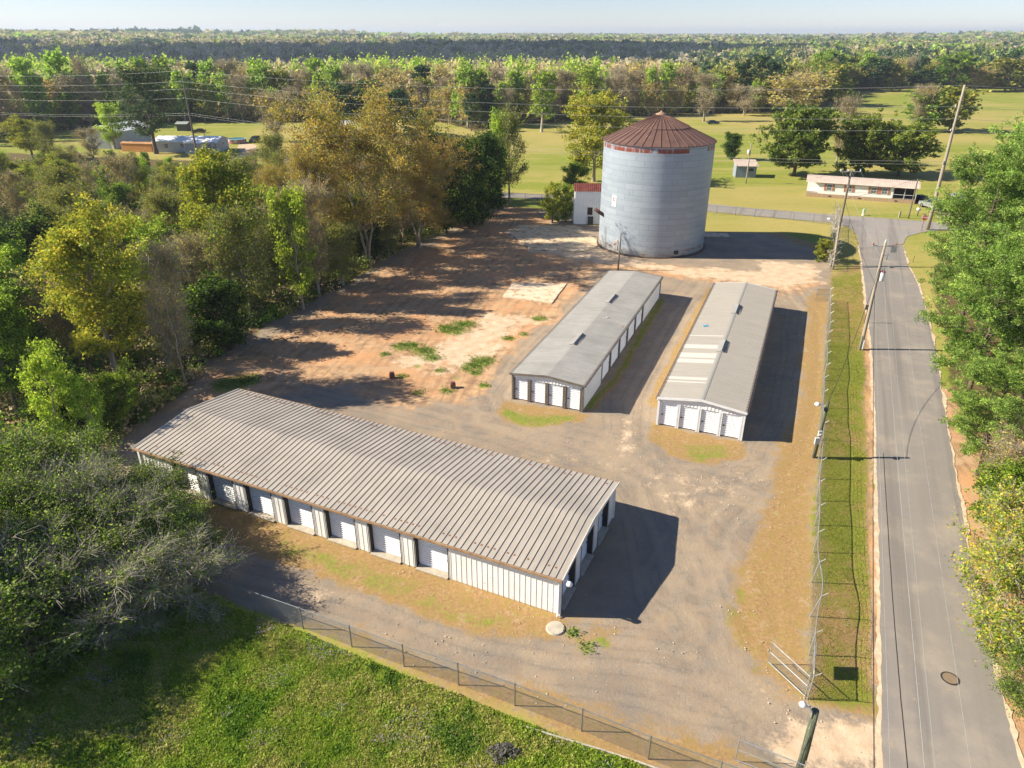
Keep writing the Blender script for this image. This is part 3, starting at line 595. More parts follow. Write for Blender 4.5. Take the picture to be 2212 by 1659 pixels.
# ------------------------------------------------------------------ silo
sx, sy, SR, SH = 22.05, 111.9, 8.2, 15.85
def silo_mat():
    m = bpy.data.materials.new('silo_galvanised'); m.use_nodes = True; t = NT(m); p = t.n['Principled BSDF']
    uv = t.new('UVMap').outputs[0]; pos = t.new('TexCoord').outputs['Object']
    br = t.new('TexBrick'); br.offset = .5; br.inputs['Scale'].default_value = 1.0; br.inputs['Brick Width'].default_value = 2.72; br.inputs['Row Height'].default_value = .8135
    br.inputs['Mortar Size'].default_value = .022; br.inputs['Mortar Smooth'].default_value = .3; br.inputs['Bias'].default_value = 0
    for k, h in (('Color1', '#919da9'), ('Color2', '#a5b0ba'), ('Mortar', '#5f6973')): br.inputs[k].default_value = hexc(h)
    t.link(uv, br.inputs[0])
    s_ = t.scaled(uv, (2.2, .12, 1)); c = t.mix(t.mapr(t.noise(s_, 1.0, 5, .6), .3, .75, 0, .5), br.outputs[0], hexc('#98a2ad'))
    c = t.mix(t.mapr(t.noise(t.scaled(uv, (.02, 1.23, 1)), 1.0, 1, .3), .45, .6, 0, .4), c, hexc('#a5b0bb'))
    z_ = t.new('SeparateXYZ'); t.link(uv, z_.inputs[0]); u_, v_ = z_.outputs[0], z_.outputs[1]
    # rust: band under the eave and stains on the lowest rings
    hi = t.math('MULTIPLY', t.mapr(v_, 14.92, 14.98), t.mapr(v_, 15.62, 15.55))
    drip = t.mapr(t.noise(t.scaled(uv, (1.6, .25, 1)), 1.0, 4, .6), .36, .5)
    arc = t.mapr(t.noise(t.scaled(uv, (.11, 0, 1)), 1.0, 1, .3), .40, .44)
    rim = t.math('MULTIPLY', t.math('MULTIPLY', hi, drip), t.math('MAXIMUM', t.mapr(u_, 15.8, 15.9, 1, 0), t.math('MULTIPLY', t.mapr(u_, 19.5, 19.6), t.mapr(u_, 22.2, 22.3, 1, 0))))
    lo = t.math('MULTIPLY', t.mapr(v_, 1.7, .5), t.mapr(t.noise(t.scaled(uv, (.5, 1.6, 1)), 1.0, 4), .56, .62))
    c = t.mix(t.math('MAXIMUM', rim, lo), c, t.mix(t.noise(uv, 3, 3), hexc('#6b2f22'), hexc('#96503d')))
    c = t.mix(t.math('MULTIPLY', t.mapr(v_, 1.6, 0), .6), c, hexc('#a39a88'))
    wl_ = t.math('MULTIPLY', t.mapr(t.noise(t.scaled(uv, (4, .4, 1)), 1, 3), .66, .7), .5); c = t.mix(wl_, c, hexc('#6d6a66'))
    t.link(c, p.inputs['Base Color']); p.inputs['Metallic'].default_value = .12; p.inputs['Roughness'].default_value = .48
    w = t.new('TexWave'); w.bands_direction = 'Y'; w.inputs['Scale'].default_value = 1.6; t.link(uv, w.inputs[0])
    bn = t.new('Bump'); bn.inputs['Strength'].default_value = .12; bn.inputs['Distance'].default_value = .03; t.link(br.outputs['Fac'], bn.inputs['Height']); t.link(bn.outputs[0], p.inputs['Normal'])
    return m
silo = thing('grain_silo', 'tall round galvanised steel grain silo with a rusty red conical roof', 'silo', (sx, sy, 0))
nseg = 96; mb = MB(); A0 = math.pi          # u=0 on the left, growing towards the camera and on to the right
zs_ = [i * .8135 for i in range(20)] + [SH]; vs = []
for i, zz in enumerate(zs_):
    for j in range(nseg + 1):
        a = A0 + 2 * math.pi * j / nseg; vs.append((SR * math.cos(a), SR * math.sin(a), zz))
fs = [(i * (nseg + 1) + j, i * (nseg + 1) + j + 1, (i + 1) * (nseg + 1) + j + 1, (i + 1) * (nseg + 1) + j) for i in range(len(zs_) - 1) for j in range(nseg)]
mb.add(vs, fs); wall = mb.build('wall', silo_mat(), silo, True)
uvl = wall.data.uv_layers.new(name='UVMap'); li = 0
vi = np.empty(len(wall.data.loops), np.int32); wall.data.loops.foreach_get('vertex_index', vi)
uu = (vi % (nseg + 1)) / nseg * 2 * math.pi * SR; vv = np.array(zs_)[vi // (nseg + 1)]
uvl.data.foreach_set('uv', np.stack([uu, vv], 1).astype(np.float32).ravel())
hb = MB()
for i in range(1, 20): hb.lathe([(SR + .002, i * .8135 - .015), (SR + .012, i * .8135), (SR + .002, i * .8135 + .012)], 96)
hb.build('ring_seam', pm('seam_steel', '#76808b', '#8b95a0', 3, .5, .3), wall, True)
rust = pm('rust_roof', '#5a3f36', '#6c5046', .8, .8, c3='#86665a', spot=.62, spotscale=1.6, bump=.2)
rf = MB(); rf.lathe([(SR + .18, SH - .08), (SR + .2, SH), (4.35, SH + 1.78), (4.35, SH + 1.9), (.75, SH + 3.5), (.7, SH + 3.53)], 40); roof = rf.build('roof', rust, silo)
rr = MB()
for k in range(40):
    a = 2 * math.pi * k / 40; ca, sa = math.cos(a), math.sin(a); q = lambda r_, z_, w_: [(r_ * ca - w_ * sa, r_ * sa + w_ * ca, z_), (r_ * ca + w_ * sa, r_ * sa - w_ * ca, z_)]
    for r0, z0, r1_, z1 in ((SR + .21, SH + .02, 4.4, SH + 1.80), (4.37, SH + 1.91, .8, SH + 3.5)):
        p0 = q(r0, z0, .035); p1 = q(r1_, z1, .035); t0 = [(p[0], p[1], p[2] + .06) for p in q(r0, z0, .02)]; t1 = [(p[0], p[1], p[2] + .06) for p in q(r1_, z1, .02)]
        rr.add([p0[0], p0[1], p1[1], p1[0], t0[0], t0[1], t1[1], t1[0]], [(4, 5, 6, 7), (0, 4, 7, 3), (1, 2, 6, 5), (0, 1, 5, 4)])
rr.build('roof_rib', pm('rust_rib', '#654539', '#73564b', 2, .8), roof)
cp = MB(); cp.lathe([(.85, SH + 3.45), (.82, SH + 3.66), (.45, SH + 3.76), (.18, SH + 3.9), (.12, SH + 4.05), (0, SH + 4.08)], 20); cp.build('roof_cap', pm('cap_tan', '#a98b72', '#8a6a55', 4, .7), roof, True)
ft = MB(); ft.lathe([(SR + .02, .18), (SR + .3, .16), (SR + .34, -.05)], 64); ft.build('foundation', pm('old_footing', '#4b3c33', '#6b564a', 1.5, .95), silo)
def on_silo(name, az, z0, z1, wid, thick, mat):
    mbb = MB(); a = R(az)
    for k in range(1):
        ca, sa = math.cos(a), math.sin(a); vs = []
        for zz in (z0, z1):
            for r_ in (SR - .02, SR + thick):
                for w_ in (-wid / 2, wid / 2): vs.append((r_ * ca - w_ * sa, r_ * sa + w_ * ca, zz))
        mbb.add(vs, [(0, 2, 3, 1), (4, 5, 7, 6), (0, 1, 5, 4), (2, 6, 7, 3), (0, 4, 6, 2), (1, 3, 7, 5)])
    return mbb.build(name, mat, silo)
on_silo('access_door', 180 + 40, .5, 2.0, .9, .06, pm('silo_door', '#b8bcbd', '#8c6f60', 2, .6))
on_silo('hatch', 180 + 107, .55, 1.0, .55, .3, dark)
bd = on_silo('sign_board', 180 + 34, 6.9, 8.5, .95, .03, pm('board_white', '#d9dadb', '#c7cacc', 4, .6))
# the red mark on the board: an open ring with a notch
em = MB(); a = R(180 + 34); ca, sa = math.cos(a), math.sin(a); rr_ = SR + .045
for k in range(11):
    t0 = R(40 + k * 26); t1 = R(40 + (k + 1) * 26); P_ = []
    for tt, rad in ((t0, .17), (t0, .32), (t1, .32), (t1, .17)):
        w_, zz = math.cos(tt) * rad, 7.95 + math.sin(tt) * rad * .8; P_.append((rr_ * ca - w_ * sa, rr_ * sa + w_ * ca, zz))
    em.quad(*P_)
em.build('red_mark', pm('faded_red', '#a8402c', '#c06048', 6, .7), bd)
ch = MB(); a = R(180 + 12); ch.tube([((SR - .05) * math.cos(a), (SR - .05) * math.sin(a), 5.0), ((SR + 1.3) * math.cos(a), (SR + 1.3) * math.sin(a), 5.9)], .28, 8); ch.build('feed_chute', pm('rusty_steel', '#4a2f28', '#6a4438', 3, .8), silo, True)
ld = MB(); a = R(180 + 22)
for w_ in (-.2, .2):
    ld.tube([((SR + .15) * math.cos(a) - w_ * math.sin(a), (SR + .15) * math.sin(a) + w_ * math.cos(a), .2), ((SR + .15) * math.cos(a) - w_ * math.sin(a), (SR + .15) * math.sin(a) + w_ * math.cos(a), 3.4)], .025, 5)
for k in range(9): ld.tube([((SR + .15) * math.cos(a) + .2 * math.sin(a), (SR + .15) * math.sin(a) - .2 * math.cos(a), .5 + k * .33), ((SR + .15) * math.cos(a) - .2 * math.sin(a), (SR + .15) * math.sin(a) + .2 * math.cos(a), .5 + k * .33)], .018, 5)
ld.build('ladder', pm('ladder_steel', '#8b8f92', '#a3a6a8', 3, .5, .5), silo)
# lean white shed joined to the silo's left side
sp = at(1239, 484)
ms = thing('metal_shed', 'tall narrow white corrugated shed with rusty red roof against the silo', 'shed', (sp.x, sp.y, 0), R(-3))
for nm, pl, Lw in (('wall', lambda q, h, z_: (q, -h, z_), 5.0), ('wall', lambda q, h, z_: (-h, q, z_), 3.4), ('wall', lambda q, h, z_: (q, 3.4 + h, z_), 5.0)):
    mb = MB(); rib_sheet(mb, ribs(Lw, .38, .12, .05), lambda q: 0, lambda q: 5.7, pl); mb.build(nm, white, ms)
mb = MB(); pr = ribs(5.3, .33, .12, .06)
for yy, zz in ((-.2, 5.68), (1.7, 6.75), (3.6, 5.7)):
    for px, h in pr: mb.v.append((px - .15, yy, zz + h))
n = len(pr)
for r_ in range(2):
    for i in range(n - 1): mb.f.append((r_ * n + i, r_ * n + i + 1, (r_ + 1) * n + i + 1, (r_ + 1) * n + i)); mb.m.append(0)
mb.build('roof', pm('rust_red_roof', '#5c2620', '#7d4036', 1.5, .75, c3='#b9a08f', spot=.66, spotscale=4), ms)
mb = MB(); mb.add([(0, 0, 5.7), (0, 3.4, 5.7), (0, 1.7, 6.7)], [(0, 1, 2)]); mb.build('gable', white, ms)
mb = MB(); mb.box(2.35, -.09, 1.75, 3.2, -.03, 2.9); w_ = mb.build('window', dark, ms)
mb = MB()
for xx in (2.33, 2.74, 3.14): mb.box(xx, -.13, 1.7, xx + .07, -.08, 2.95)
for zz in (1.68, 2.3, 2.88): mb.box(2.33, -.12, zz, 3.21, -.085, zz + .07)
mb.build('window_frame', pm('rust_frame', '#6b4036', '#57332b', 3, .8), w_)
mb = MB(); mb.box(2.45, -.5, 0, 3.35, -.06, 1.3); mb.box(2.4, -.55, 1.3, 3.4, -.04, 1.38); mb.build('fuel_box', pm('box_dark_green', '#33372c', '#474a3c', 3, .7), ms)
# ------------------------------------------------------------------ slabs, piers, litter on the lot
sl_ = [xy(at(*p)) for p in [(1085, 642), (1108, 612), (1224, 613), (1192, 655)]]
mb = MB(); mb.prism(densify(sl_, .5, .05, 21), -.1, .09); slab = mb.build('concrete_slab', pm('slab_pale', '#c9b396', '#dcc9ae', 1.3, .9, c3='#b08f6c', spot=.55, spotscale=1.1, bump=.3)); tag(slab, 'pale rectangular concrete slab set in the orange soil left of the grey-roofed building', 'slab')
sl_ = [xy(at(*p)) for p in [(1100, 505), (1120, 487), (1240, 488), (1292, 520), (1288, 535), (1255, 545), (1150, 540)]]
mb = MB(); mb.prism(densify(sl_, .5, .12, 22), -.1, .06); slab = mb.build('concrete_slab', pm('slab_sandy', '#c5ab8a', '#dcc6a6', .9, .92, c3='#a98a66', spot=.54, spotscale=.8, bump=.3)); tag(slab, 'large sandy concrete apron in front of the white silo shed', 'slab')
sl_ = [xy(at(*p)) for p in [(1518, 503), (1570, 505), (1578, 512), (1520, 512)]]
mb = MB(); mb.prism(densify(sl_, .5, .05, 23), -.1, .1); slab = mb.build('concrete_slab', MATS['slab_pale']); tag(slab, 'thin strip of concrete beside the silo at the edge of its shadow', 'slab')
for (u, v), lab in (((847, 815), 'dark brick pier stub standing on bare soil, nearest the tree shadows'), ((978, 836), 'red brick pier stub casting a shadow near the cream building')):
    p = at(u, v); mb = MB(); mb.obox((0, 0, 0), .5, .44, .42, .3); mb.obox((.02, 0, .42), .42, .36, .1, .3)
    mb.box(-.16, -.13, .52, .13, .14, .57); o = mb.build('brick_pier', pm('pier_brick', '#765243', '#946b58', 9, .9, bump=.5), None, loc=p); tag(o, lab, 'brick pier', 'brick pier stubs left in the soil')
for k, (u, v, lab) in enumerate([(1340, 548, 'lump of broken concrete in the orange soil by the silo foot'), (1408, 760, ''), (1198, 1357, '')]):
    pass
p = at(1200, 1357); mb = MB(); mb.lathe([(0, .09), (.5, .06), (.55, -.03)], 20); o = mb.build('manhole_cover', pm('concrete', '#a39a8a', '#c2b8a6', 2, .9, bump=.3), None, loc=p); tag(o, 'round pale concrete lid in the gravel at the cream building corner', 'manhole')
p = at(2052, 1467); mb = MB(); mb.lathe([(.0, .012), (.36, .012), (.36, .006)], 28); o = mb.build('manhole_cover', pm('iron_lid', '#7d6b55', '#8f7c64', 14, .8, bump=.6), None, loc=(p.x, p.y, .055)); tag(o, 'round brown iron manhole cover set in the street asphalt', 'manhole')
mb = MB(); mb.lathe([(.36, .008), (.44, .008), (.45, .0)], 28); mb.build('rim', pm('tar_seam', '#2a2725', '#3a3532'), o)
# debris heap and old pipe in the rough grass
rs = random.Random(3); p = at(1090, 1628); mb = MB()
for k in range(260):
    a, r_ = rs.uniform(0, 6.28), rs.random() ** .5; cx, cy = math.cos(a) * r_ * 1.0, math.sin(a) * r_ * .6; zz = max(0, .32 * (1 - r_)) + rs.uniform(0, .06)
    mb.obox((cx, cy, zz), rs.uniform(.05, .3), rs.uniform(.03, .08), .02, rs.uniform(0, 3.14), rs.choice((0, 0, 1)))
o = mb.build('debris_pile', [pm('char', '#2b2a2a', '#45423f', 8, .9), pm('char_grey', '#6b6661', '#57534f', 8, .9)], None, loc=p); tag(o, 'heap of charred dark boards in the rough green grass', 'debris')
pts = [at(u, v) for u, v in [(1118, 1570), (1160, 1583), (1230, 1603), (1300, 1624), (1400, 1659), (1480, 1688)]]
mb = MB(); mb.tube([(q.x - pts[0].x, q.y - pts[0].y, .16 + .03 * math.sin(i * 2)) for i, q in enumerate(pts)], .045, 6); o = mb.build('pipe', pm('pipe_white', '#c4c0b6', '#9a917f', 3, .7), None, loc=(pts[0].x, pts[0].y, 0)); tag(o, 'long weathered white pipe lying in the grass outside the front fence', 'pipe')
# ------------------------------------------------------------------ fences
galv = pm('galvanised_pipe', '#9b9fa1', '#b4b7b8', 3, .45, .5); linkm = pm('chain_wire', '#8d9192', '#a4a7a8', 3, .5, .5)
galvd = pm('weathered_pipe', '#6d7274', '#84898b', 3, .55, .4)
def along(pts):
    P = [Vector((p[0], p[1], 0)) for p in pts]; S_ = [0]
    for i in range(len(P) - 1): S_.append(S_[-1] + (P[i + 1] - P[i]).length)
    def f(s):
        s = max(0, min(S_[-1] - 1e-6, s)); i = max(j for j in range(len(P) - 1) if S_[j] <= s); t = (s - S_[i]) / (S_[i + 1] - S_[i])
        d = (P[i + 1] - P[i]).normalized(); return P[i].lerp(P[i + 1], t), Vector((d.y, -d.x, 0))
    return f, S_[-1]
def chain(name, label, pts, h, spacing, cell=.09, ww=.009, arms=False, rail=True, mat=galv, lean=None, origin=None, post_s=None, group=None, bottom=False):
    o0 = Vector((pts[0][0], pts[0][1], 0)); f, L = along([(p[0] - o0.x, p[1] - o0.y) for p in pts])
    t = thing(name, label, 'fence', o0, 0, group)
    if post_s is None: n = max(1, round(L / spacing)); post_s = [L * i / n for i in range(n + 1)]
    lean = lean or (lambda s: 0.0)
    def P(s, z): p, nn = f(s); q = p + nn * (lean(s) * z / h); return Vector((q.x, q.y, z))
    pm_ = MB(); pm_.tube([(0, 0, -.1), (0, 0, h + .03)], .033, 6); pm_.lathe([(.045, h + .02), (.03, h + .07), (0, h + .08)], 6)
    proto = None
    for s in post_s:
        p, nn = f(s)
        if proto is None: proto = pm_.build('post', mat, t)
        else: c = proto.copy(); COL.objects.link(c); c.parent = t; proto2 = c
        o = proto if s == post_s[0] else proto2; o.location = p
        tilt = lean(s) / h; o.rotation_euler = Vector((nn.x * tilt, nn.y * tilt, 1)).to_track_quat('Z', 'Y').to_euler()
        if arms:
            a = MB(); a.tube([P(s, h), P(s, h) + nn * .30 + Vector((0, 0, .32))], .02, 5); ao = a.build('barb_arm', mat, t)
    if rail:
        r_ = MB(); m_ = max(2, int(L / .75)); r_.tube([P(L * i / m_, h) for i in range(m_ + 1)], .024, 6); r_.build('top_rail', mat, t, True)
    w = MB(); nW = int((L + h) / cell)
    for k in range(nW):
        for sg in (1, -1):
            s0 = k * cell - (h if sg > 0 else 0); s1 = s0 + h
            a0, b0 = max(0, s0), min(L, s1)
            if b0 - a0 < .05: continue
            z0, z1 = a0 - s0, b0 - s0
            if sg < 0: z0, z1 = h - z0, h - z1
            seg = 3 if b0 - a0 > 1 else 1; prev = None
            for i in range(seg + 1):
                ss = a0 + (b0 - a0) * i / seg; q = P(ss, .04 + (z0 + (z1 - z0) * i / seg) * .97)
                e = Vector((0, 0, ww / 1.4)); cur = (q - e, q + e)
                if prev: w.quad(prev[0], cur[0], cur[1], prev[1])
                prev = cur
    w.build('chain_link', linkm, t)
    if arms:
        bw = MB()
        for j in range(3):
            k_ = .33 + j * .33; pp = [P(s, h) + f(s)[1] * .30 * k_ + Vector((0, 0, .32 * k_)) for s in post_s]; bw.tube(pp, .006, 3, cap=False)
        bw.build('barbed_wire', linkm, t)
    return t
ff = [xy(at(*p)) for p in [(400, 1262), (460, 1283), (552, 1321), (655, 1357.6), (760, 1396.6), (872.6, 1438.6), (990.5, 1479), (1112, 1524), (1255.7, 1579), (1400, 1639.6), (1550, 1695), (1620, 1722)]]
_, Lf = along(ff); ps = [0]
for i in range(len(ff) - 1): ps.append(ps[-1] + math.dist(ff[i], ff[i + 1]))
chain('chain_link_fence', 'grey chain link fence dividing the gravel drive from the rough green grass', ff, 1.5, 3, .10, .010, mat=galvd, post_s=ps[:-1] + [ps[-1] - .01])
rf_ = [xy(at(*p)) for p in [(1744, 1510), (1752.7, 1241.7), (1758, 1173.7), (1761, 1108), (1764, 1052), (1767, 1001.7), (1775, 845), (1790, 652)]]
rs = random.Random(11); jl = [rs.uniform(-.10, .14) for _ in range(60)]
def lean_r(s): i = s / 3.1; k = int(i); t = i - k; return .02 + jl[k] * (1 - t) + jl[k + 1] * t + (.28 * math.exp(-((s - 7.5) / 2.2) ** 2))
chain('chain_link_fence', 'tall chain link fence topped by barbed wire arms beside the grass verge', rf_, 1.62, 3.1, .10, .010, arms=True, lean=lean_r)
uf = [xy(at(*p)) for p in [(1791.6, 587), (1796, 545), (1800, 505), (1806, 474)]]
chain('chain_link_fence', 'chain link fence overgrown by dry vines between the holly bush and the cross road', uf, 1.7, 3.0, .14, .012, arms=True)
bf = [xy(at(*p)) for p in [(1100, 432), (1240, 441), (1320, 447), (1530, 461), (1622, 468), (1700, 475), (1800, 487)]]
chain('chain_link_fence', 'thin chain link fence running behind the silo along the cross road', bf, 1.45, 3.3, .2, .014, mat=galvd)
def gate(label, p0, p1, h, zb=.12):
    p0, p1 = Vector((p0[0], p0[1], 0)), Vector((p1[0], p1[1], 0)); t = thing('gate', label, 'gate', p0, math.atan2(p1.y - p0.y, p1.x - p0.x)); L = (p1 - p0).length
    fr = MB()
    for a, b in (((.06, 0, zb), (.06, 0, h)), ((L, 0, zb), (L, 0, h)), ((.06, 0, h), (L, 0, h)), ((.06, 0, zb), (L, 0, zb)), ((.06, 0, h * .55), (L, 0, h * .55))): fr.tube([a, b], .024, 6)
    fr.build('gate_frame', galv, t)
    ext = MB(); ext.tube([(L, 0, h), (L, 0, h + .3)], .018, 5); ext.tube([(.06, 0, h), (.06, 0, h + .3)], .018, 5); ext.build('gate_post', galv, t)
    w = MB(); c = .11
    for k in range(int((L + h) / c)):
        for sg in (1, -1):
            s0 = k * c - h; a0, b0 = max(.06, s0), min(L, s0 + h)
            if b0 - a0 < .05: continue
            z0, z1 = zb + (a0 - s0) * (h - zb) / h, zb + (b0 - s0) * (h - zb) / h
            if sg < 0: z0, z1 = h + zb - z0, h + zb - z1
            w.quad((a0, 0, z0 - .006), (b0, 0, z1 - .006), (b0, 0, z1 + .006), (a0, 0, z0 + .006))
    w.build('chain_link', linkm, t); return t
gate('open gate leaf swung into the lot at the near end of the barbed fence', xy(at(1740, 1509)), xy(at(1658.7, 1433)), 1.5)
gate('half hidden chain link gate leaf beside the near lamp pole', xy(at(1584.7, 1643)), xy(at(1726, 1700)), 1.45)
gate('open gate leaf at the far end of the barbed fence near the holly bush', xy(at(1790, 649)), xy(at(1760.7, 650)), 1.5)
sb = at(1748, 1452); mb = MB(); mb.obox((0, 0, .55), .025, .95, .85, R(-23)); o = mb.build('fence_sign', pm('sign_back', '#8f9294', '#a2a5a7', 3, .5, .4), None, loc=(sb.x + .06, sb.y, .25)); tag(o, 'square metal sign hung on the barbed fence above the near gate, seen edge on', 'sign')

# ------------------------------------------------------------------ poles and wires
wood = pm('pole_wood', '#5d5548', '#7d7466', 2.5, .9, stretch=(6, 6, .3), bump=.3); woodp = pm('pole_pale_wood', '#8d8373', '#a79c8a', 2.0, .9, stretch=(6, 6, .3), bump=.3); woodg = pm('pole_green_wood', '#3f4536', '#656a55', 3, .9, stretch=(6, 6, .4), bump=.4, c3='#8a8c74', spot=.58, spotscale=4)
steel = pm('pole_steel', '#aeb1b2', '#c6c8c8', 3, .4, .4); porc = pm('porcelain', '#cfd2d4', '#e0e2e3', 3, .3); redc = pm('red_cap', '#8a3028', '#a4443a', 4, .5)
def pole(label, p, h, r0, r1, mat, lean=(0, 0)):
    t = thing('utility_pole', label, 'utility pole', (p[0], p[1], 0)); m = MB()
    m.tube([(lean[0] * k / 6, lean[1] * k / 6, -.2 if k == 0 else h * k / 6) for k in range(7)], [r0 + (r1 - r0) * k / 6 for k in range(7)], 12); m.build('pole', mat, t, True); return t
def insul(t, p, r=.06, hh=.22, mat=None):
    m = MB(); m.lathe([(r * .4, 0), (r, .03), (r * .6, .06), (r, .1), (r * .6, .13), (r * .9, .17), (r * .3, hh)], 10); return m.build('insulator', mat or porc, t, True, loc=p)
T1 = at(428, 347); T2 = at(2003, 497)
t1 = pole('tall leaning transmission pole rising from the thicket before the pale grey mobile home', T1, 21.9, .26, .14, wood, lean=(0, 0))
t2 = pole('tall pale transmission pole at the street corner by the stop sign', T2, 22.9, .33, .17, woodp)
A1 = [(0, 0, 21.8), (-.75, 0, 19.3), (.9, 0, 17.6), (-.6, 0, 15.4)]; A2 = [(0, 0, 22.8), (-.55, .1, 19.7), (.35, 0, 17.9), (-.4, 0, 16.1)]
for t, A in ((t1, A1), (t2, A2)):
    for a in A[1:]:
        m = MB(); m.tube([(0, 0, a[2] - .15), a], .05, 6); m.build('bracket', steel, t); insul(t, (a[0], a[1], a[2] - .05), .1, .3)
m = MB(); m.tube([(-.22, 0, 10.9), (-.3, -.2, 11.3)], .07, 6); m.obox((-.3, -.2, 10.9), .18, .18, .5); m.build('cable_clamp', steel, t2)
def wire(label, pts, sag, r, mat, group, ends=(0, 0)):
    """one conductor from support to support, hanging between them"""
    P_ = []; sags = sag if isinstance(sag, (list, tuple)) else [sag] * (len(pts) - 1)
    for i in range(len(pts) - 1):
        a, b = Vector(pts[i]), Vector(pts[i + 1]); n = 28
        for k in range(n + (i == len(pts) - 2)):
            t = k / n; q = a.lerp(b, t); q.z -= 4 * sags[i] * t * (1 - t); P_.append(q)
    o = P_[0].copy(); m = MB(); m.tube([q - o for q in P_], r, 4, cap=False); w = m.build('power_line', mat, None, True, loc=o); tag(w, label, 'power line', group); return w
alu = pm('aluminium_wire', '#93958f', '#a8aaa5', 3, .45, .2); blk = pm('black_wire', '#26262a', '#34343a', 3, .6)
V3 = lambda p, a: (p.x + a[0], p.y + a[1], a[2])
names = ['topmost', 'second from the top', 'third from the top', 'lowest of the four']
T0 = Vector((-237, 269, 0)); T3 = Vector((226, 100, 0))
for i in range(4):
    a1, a2 = A1[i], A2[i]
    wire(f'long pale transmission wire, {names[i]} on the tall leaning pole', [(T0.x, T0.y, a1[2] - .8), V3(T1, a1), V3(T2, a2), (T3.x, T3.y, a2[2] + 1)], [2.5, 2.2, 2.0], .021, alu, 'transmission wires')
for i, dz in enumerate((0, .45)):
    wire(('upper', 'lower')[i] + ' thin communication cable strung well below the transmission wires', [(T0.x, T0.y, 10.5 - dz), (T1.x, T1.y, 11.8 - dz), (T2.x - .2, T2.y, 11.3 - dz), (T3.x, T3.y, 11 - dz)], [2.5, 2.6 + .2 * i, 2], .02, alu, 'communication cables')
# roadside pole with transformer
P2 = Vector((36.95, 69.4, 0)); p2 = pole('roadside wooden pole with crossarm and white transformer standing on the verge', P2, 11.5, .19, .12, woodp)
m = MB(); m.tube([(-1.12, .1, 11.15), (1.12, -.06, 11.15)], .055, 6); m.build('crossarm', steel, p2)
for dx, mm in ((-1.08, redc), (1.08, redc)): insul(p2, (dx, .1 if dx < 0 else -.06, 11.2), .09, .28, mm)
insul(p2, (.02, 0, 11.5), .11, .3)
m = MB(); m.lathe([(0, 7.55), (.24, 7.57), (.26, 7.65), (.26, 8.45), (.24, 8.5)], 16, (.42, -.05, 0)); tr = m.build('transformer', pm('transformer_white', '#c9ced2', '#dfe3e6', 3, .4), p2, True)
m = MB(); m.lathe([(.26, 8.5), (.25, 8.56), (.1, 8.62), (0, 8.62)], 16, (.42, -.05, 0)); m.build('lid', redc, tr, True)
insul(tr, (.35, -.05, 8.6), .05, .35); insul(tr, (.52, -.05, 8.6), .05, .35)
m = MB(); m.tube([(.1, 0, 10.2), (.55, -.05, 10.25)], .03, 6); m.tube([(.5, -.05, 9.75), (.5, -.05, 10.4)], .06, 8); m.tube([(.62, -.05, 10.3), (.8, -.05, 10.0), (.7, -.05, 9.7)], .015, 5); m.build('fuse_cutout', porc, p2)
m = MB(); m.tube([(-.17, -.1, 0), (-.17, -.1, 1.6)], .04, 6); m.tube([(.12, -.12, 0.1), (.14, -.12, 1.15)], .12, 8, mi=1); m.build('conduit', [galv, porc], p2)
P3 = Vector((46.0, 99.6, 0)); p3 = pole('slim wooden pole with white crossarm just before the cross road', P3, 13.4, .19, .12, wood, lean=(.1, 0))
m = MB(); m.tube([(-1.35, .12, 13.25), (1.4, -.1, 13.25)], .055, 6); m.tube([(0, 0, 12.4), (-.8, .06, 13.2)], .03, 5); m.tube([(0, 0, 12.4), (.8, -.06, 13.2)], .03, 5); m.build('crossarm', steel, p3)
for dx in (-1.3, -.3, 1.35): insul(p3, (dx, 0, 13.3), .09, .3)
P4 = at(1799, 582); p4 = pole('stubby leaning pole buried in the dry vines by the holly bush', P4, 6.6, .17, .12, woodp, lean=(.45, 1.8))
m = MB(); m.tube([(.3, 1.2, 6.2), (-1.2, 1.1, 6.9)], .03, 6); m.lathe([(0, -.12), (.22, -.06), (.28, .02), (.12, .16), (0, .18)], 12, (-1.45, 1.1, 6.9)); m.build('street_lamp_arm', porc, p4)
BK = P2 - Vector((math.cos(R(66)), math.sin(R(66)), 0)) * 78
for i, (dx, dz, nm) in enumerate(((-1.08, 11.5, 'left'), (.02, 11.85, 'middle'), (1.08, 11.5, 'right'))):
    wire(('street side wire from the left end of the crossarm', 'street side wire from the pole top pin', 'street side wire from the right end of the crossarm')[i] + ' of the transformer pole', [(BK.x + dx * 1.1, BK.y, dz - .2), (P2.x + dx, P2.y, dz), (P3.x + (dx * 1.2), P3.y, 13.55)], [.55, .5], .008, alu, 'street wires')
wire('lower neutral wire of the transformer pole over the street', [(BK.x + .45, BK.y, 9.6), (P2.x + .15, P2.y, 9.7), (P3.x, P3.y, 11.6)], [.6, .5], .014, alu, 'street wires')
wire('dark wire looped along the kerb side between the street poles', [(BK.x - .8, BK.y, 7.2), (P2.x - .1, P2.y, 7.3), (P3.x, P3.y, 9.6), (T2.x, T2.y, 10.5)], [.8, .6, .6], .02, blk, 'street wires')
LP = at(1758, 988); lp = thing('lamp_pole', 'short leaning wooden lamp pole with electric meters inside the barbed fence', 'lamp pole', (LP.x, LP.y, 0)); m = MB()
m.tube([(0, 0, -.2), (.1, .05, 2.4), (.22, .1, 4.9)], [.15, .13, .11], 10); m.build('pole', woodg, lp, True)
m = MB(); m.tube([(.2, .1, 4.6), (-.35, 0, 4.75)], .025, 6); m.build('lamp_arm', porc, lp)
m = MB(); m.lathe([(0, -.16), (.17, -.1), (.24, .0), (.1, .14), (0, .16)], 12, (-.6, 0, 4.75)); m.build('lamp_head', porc, lp, True)
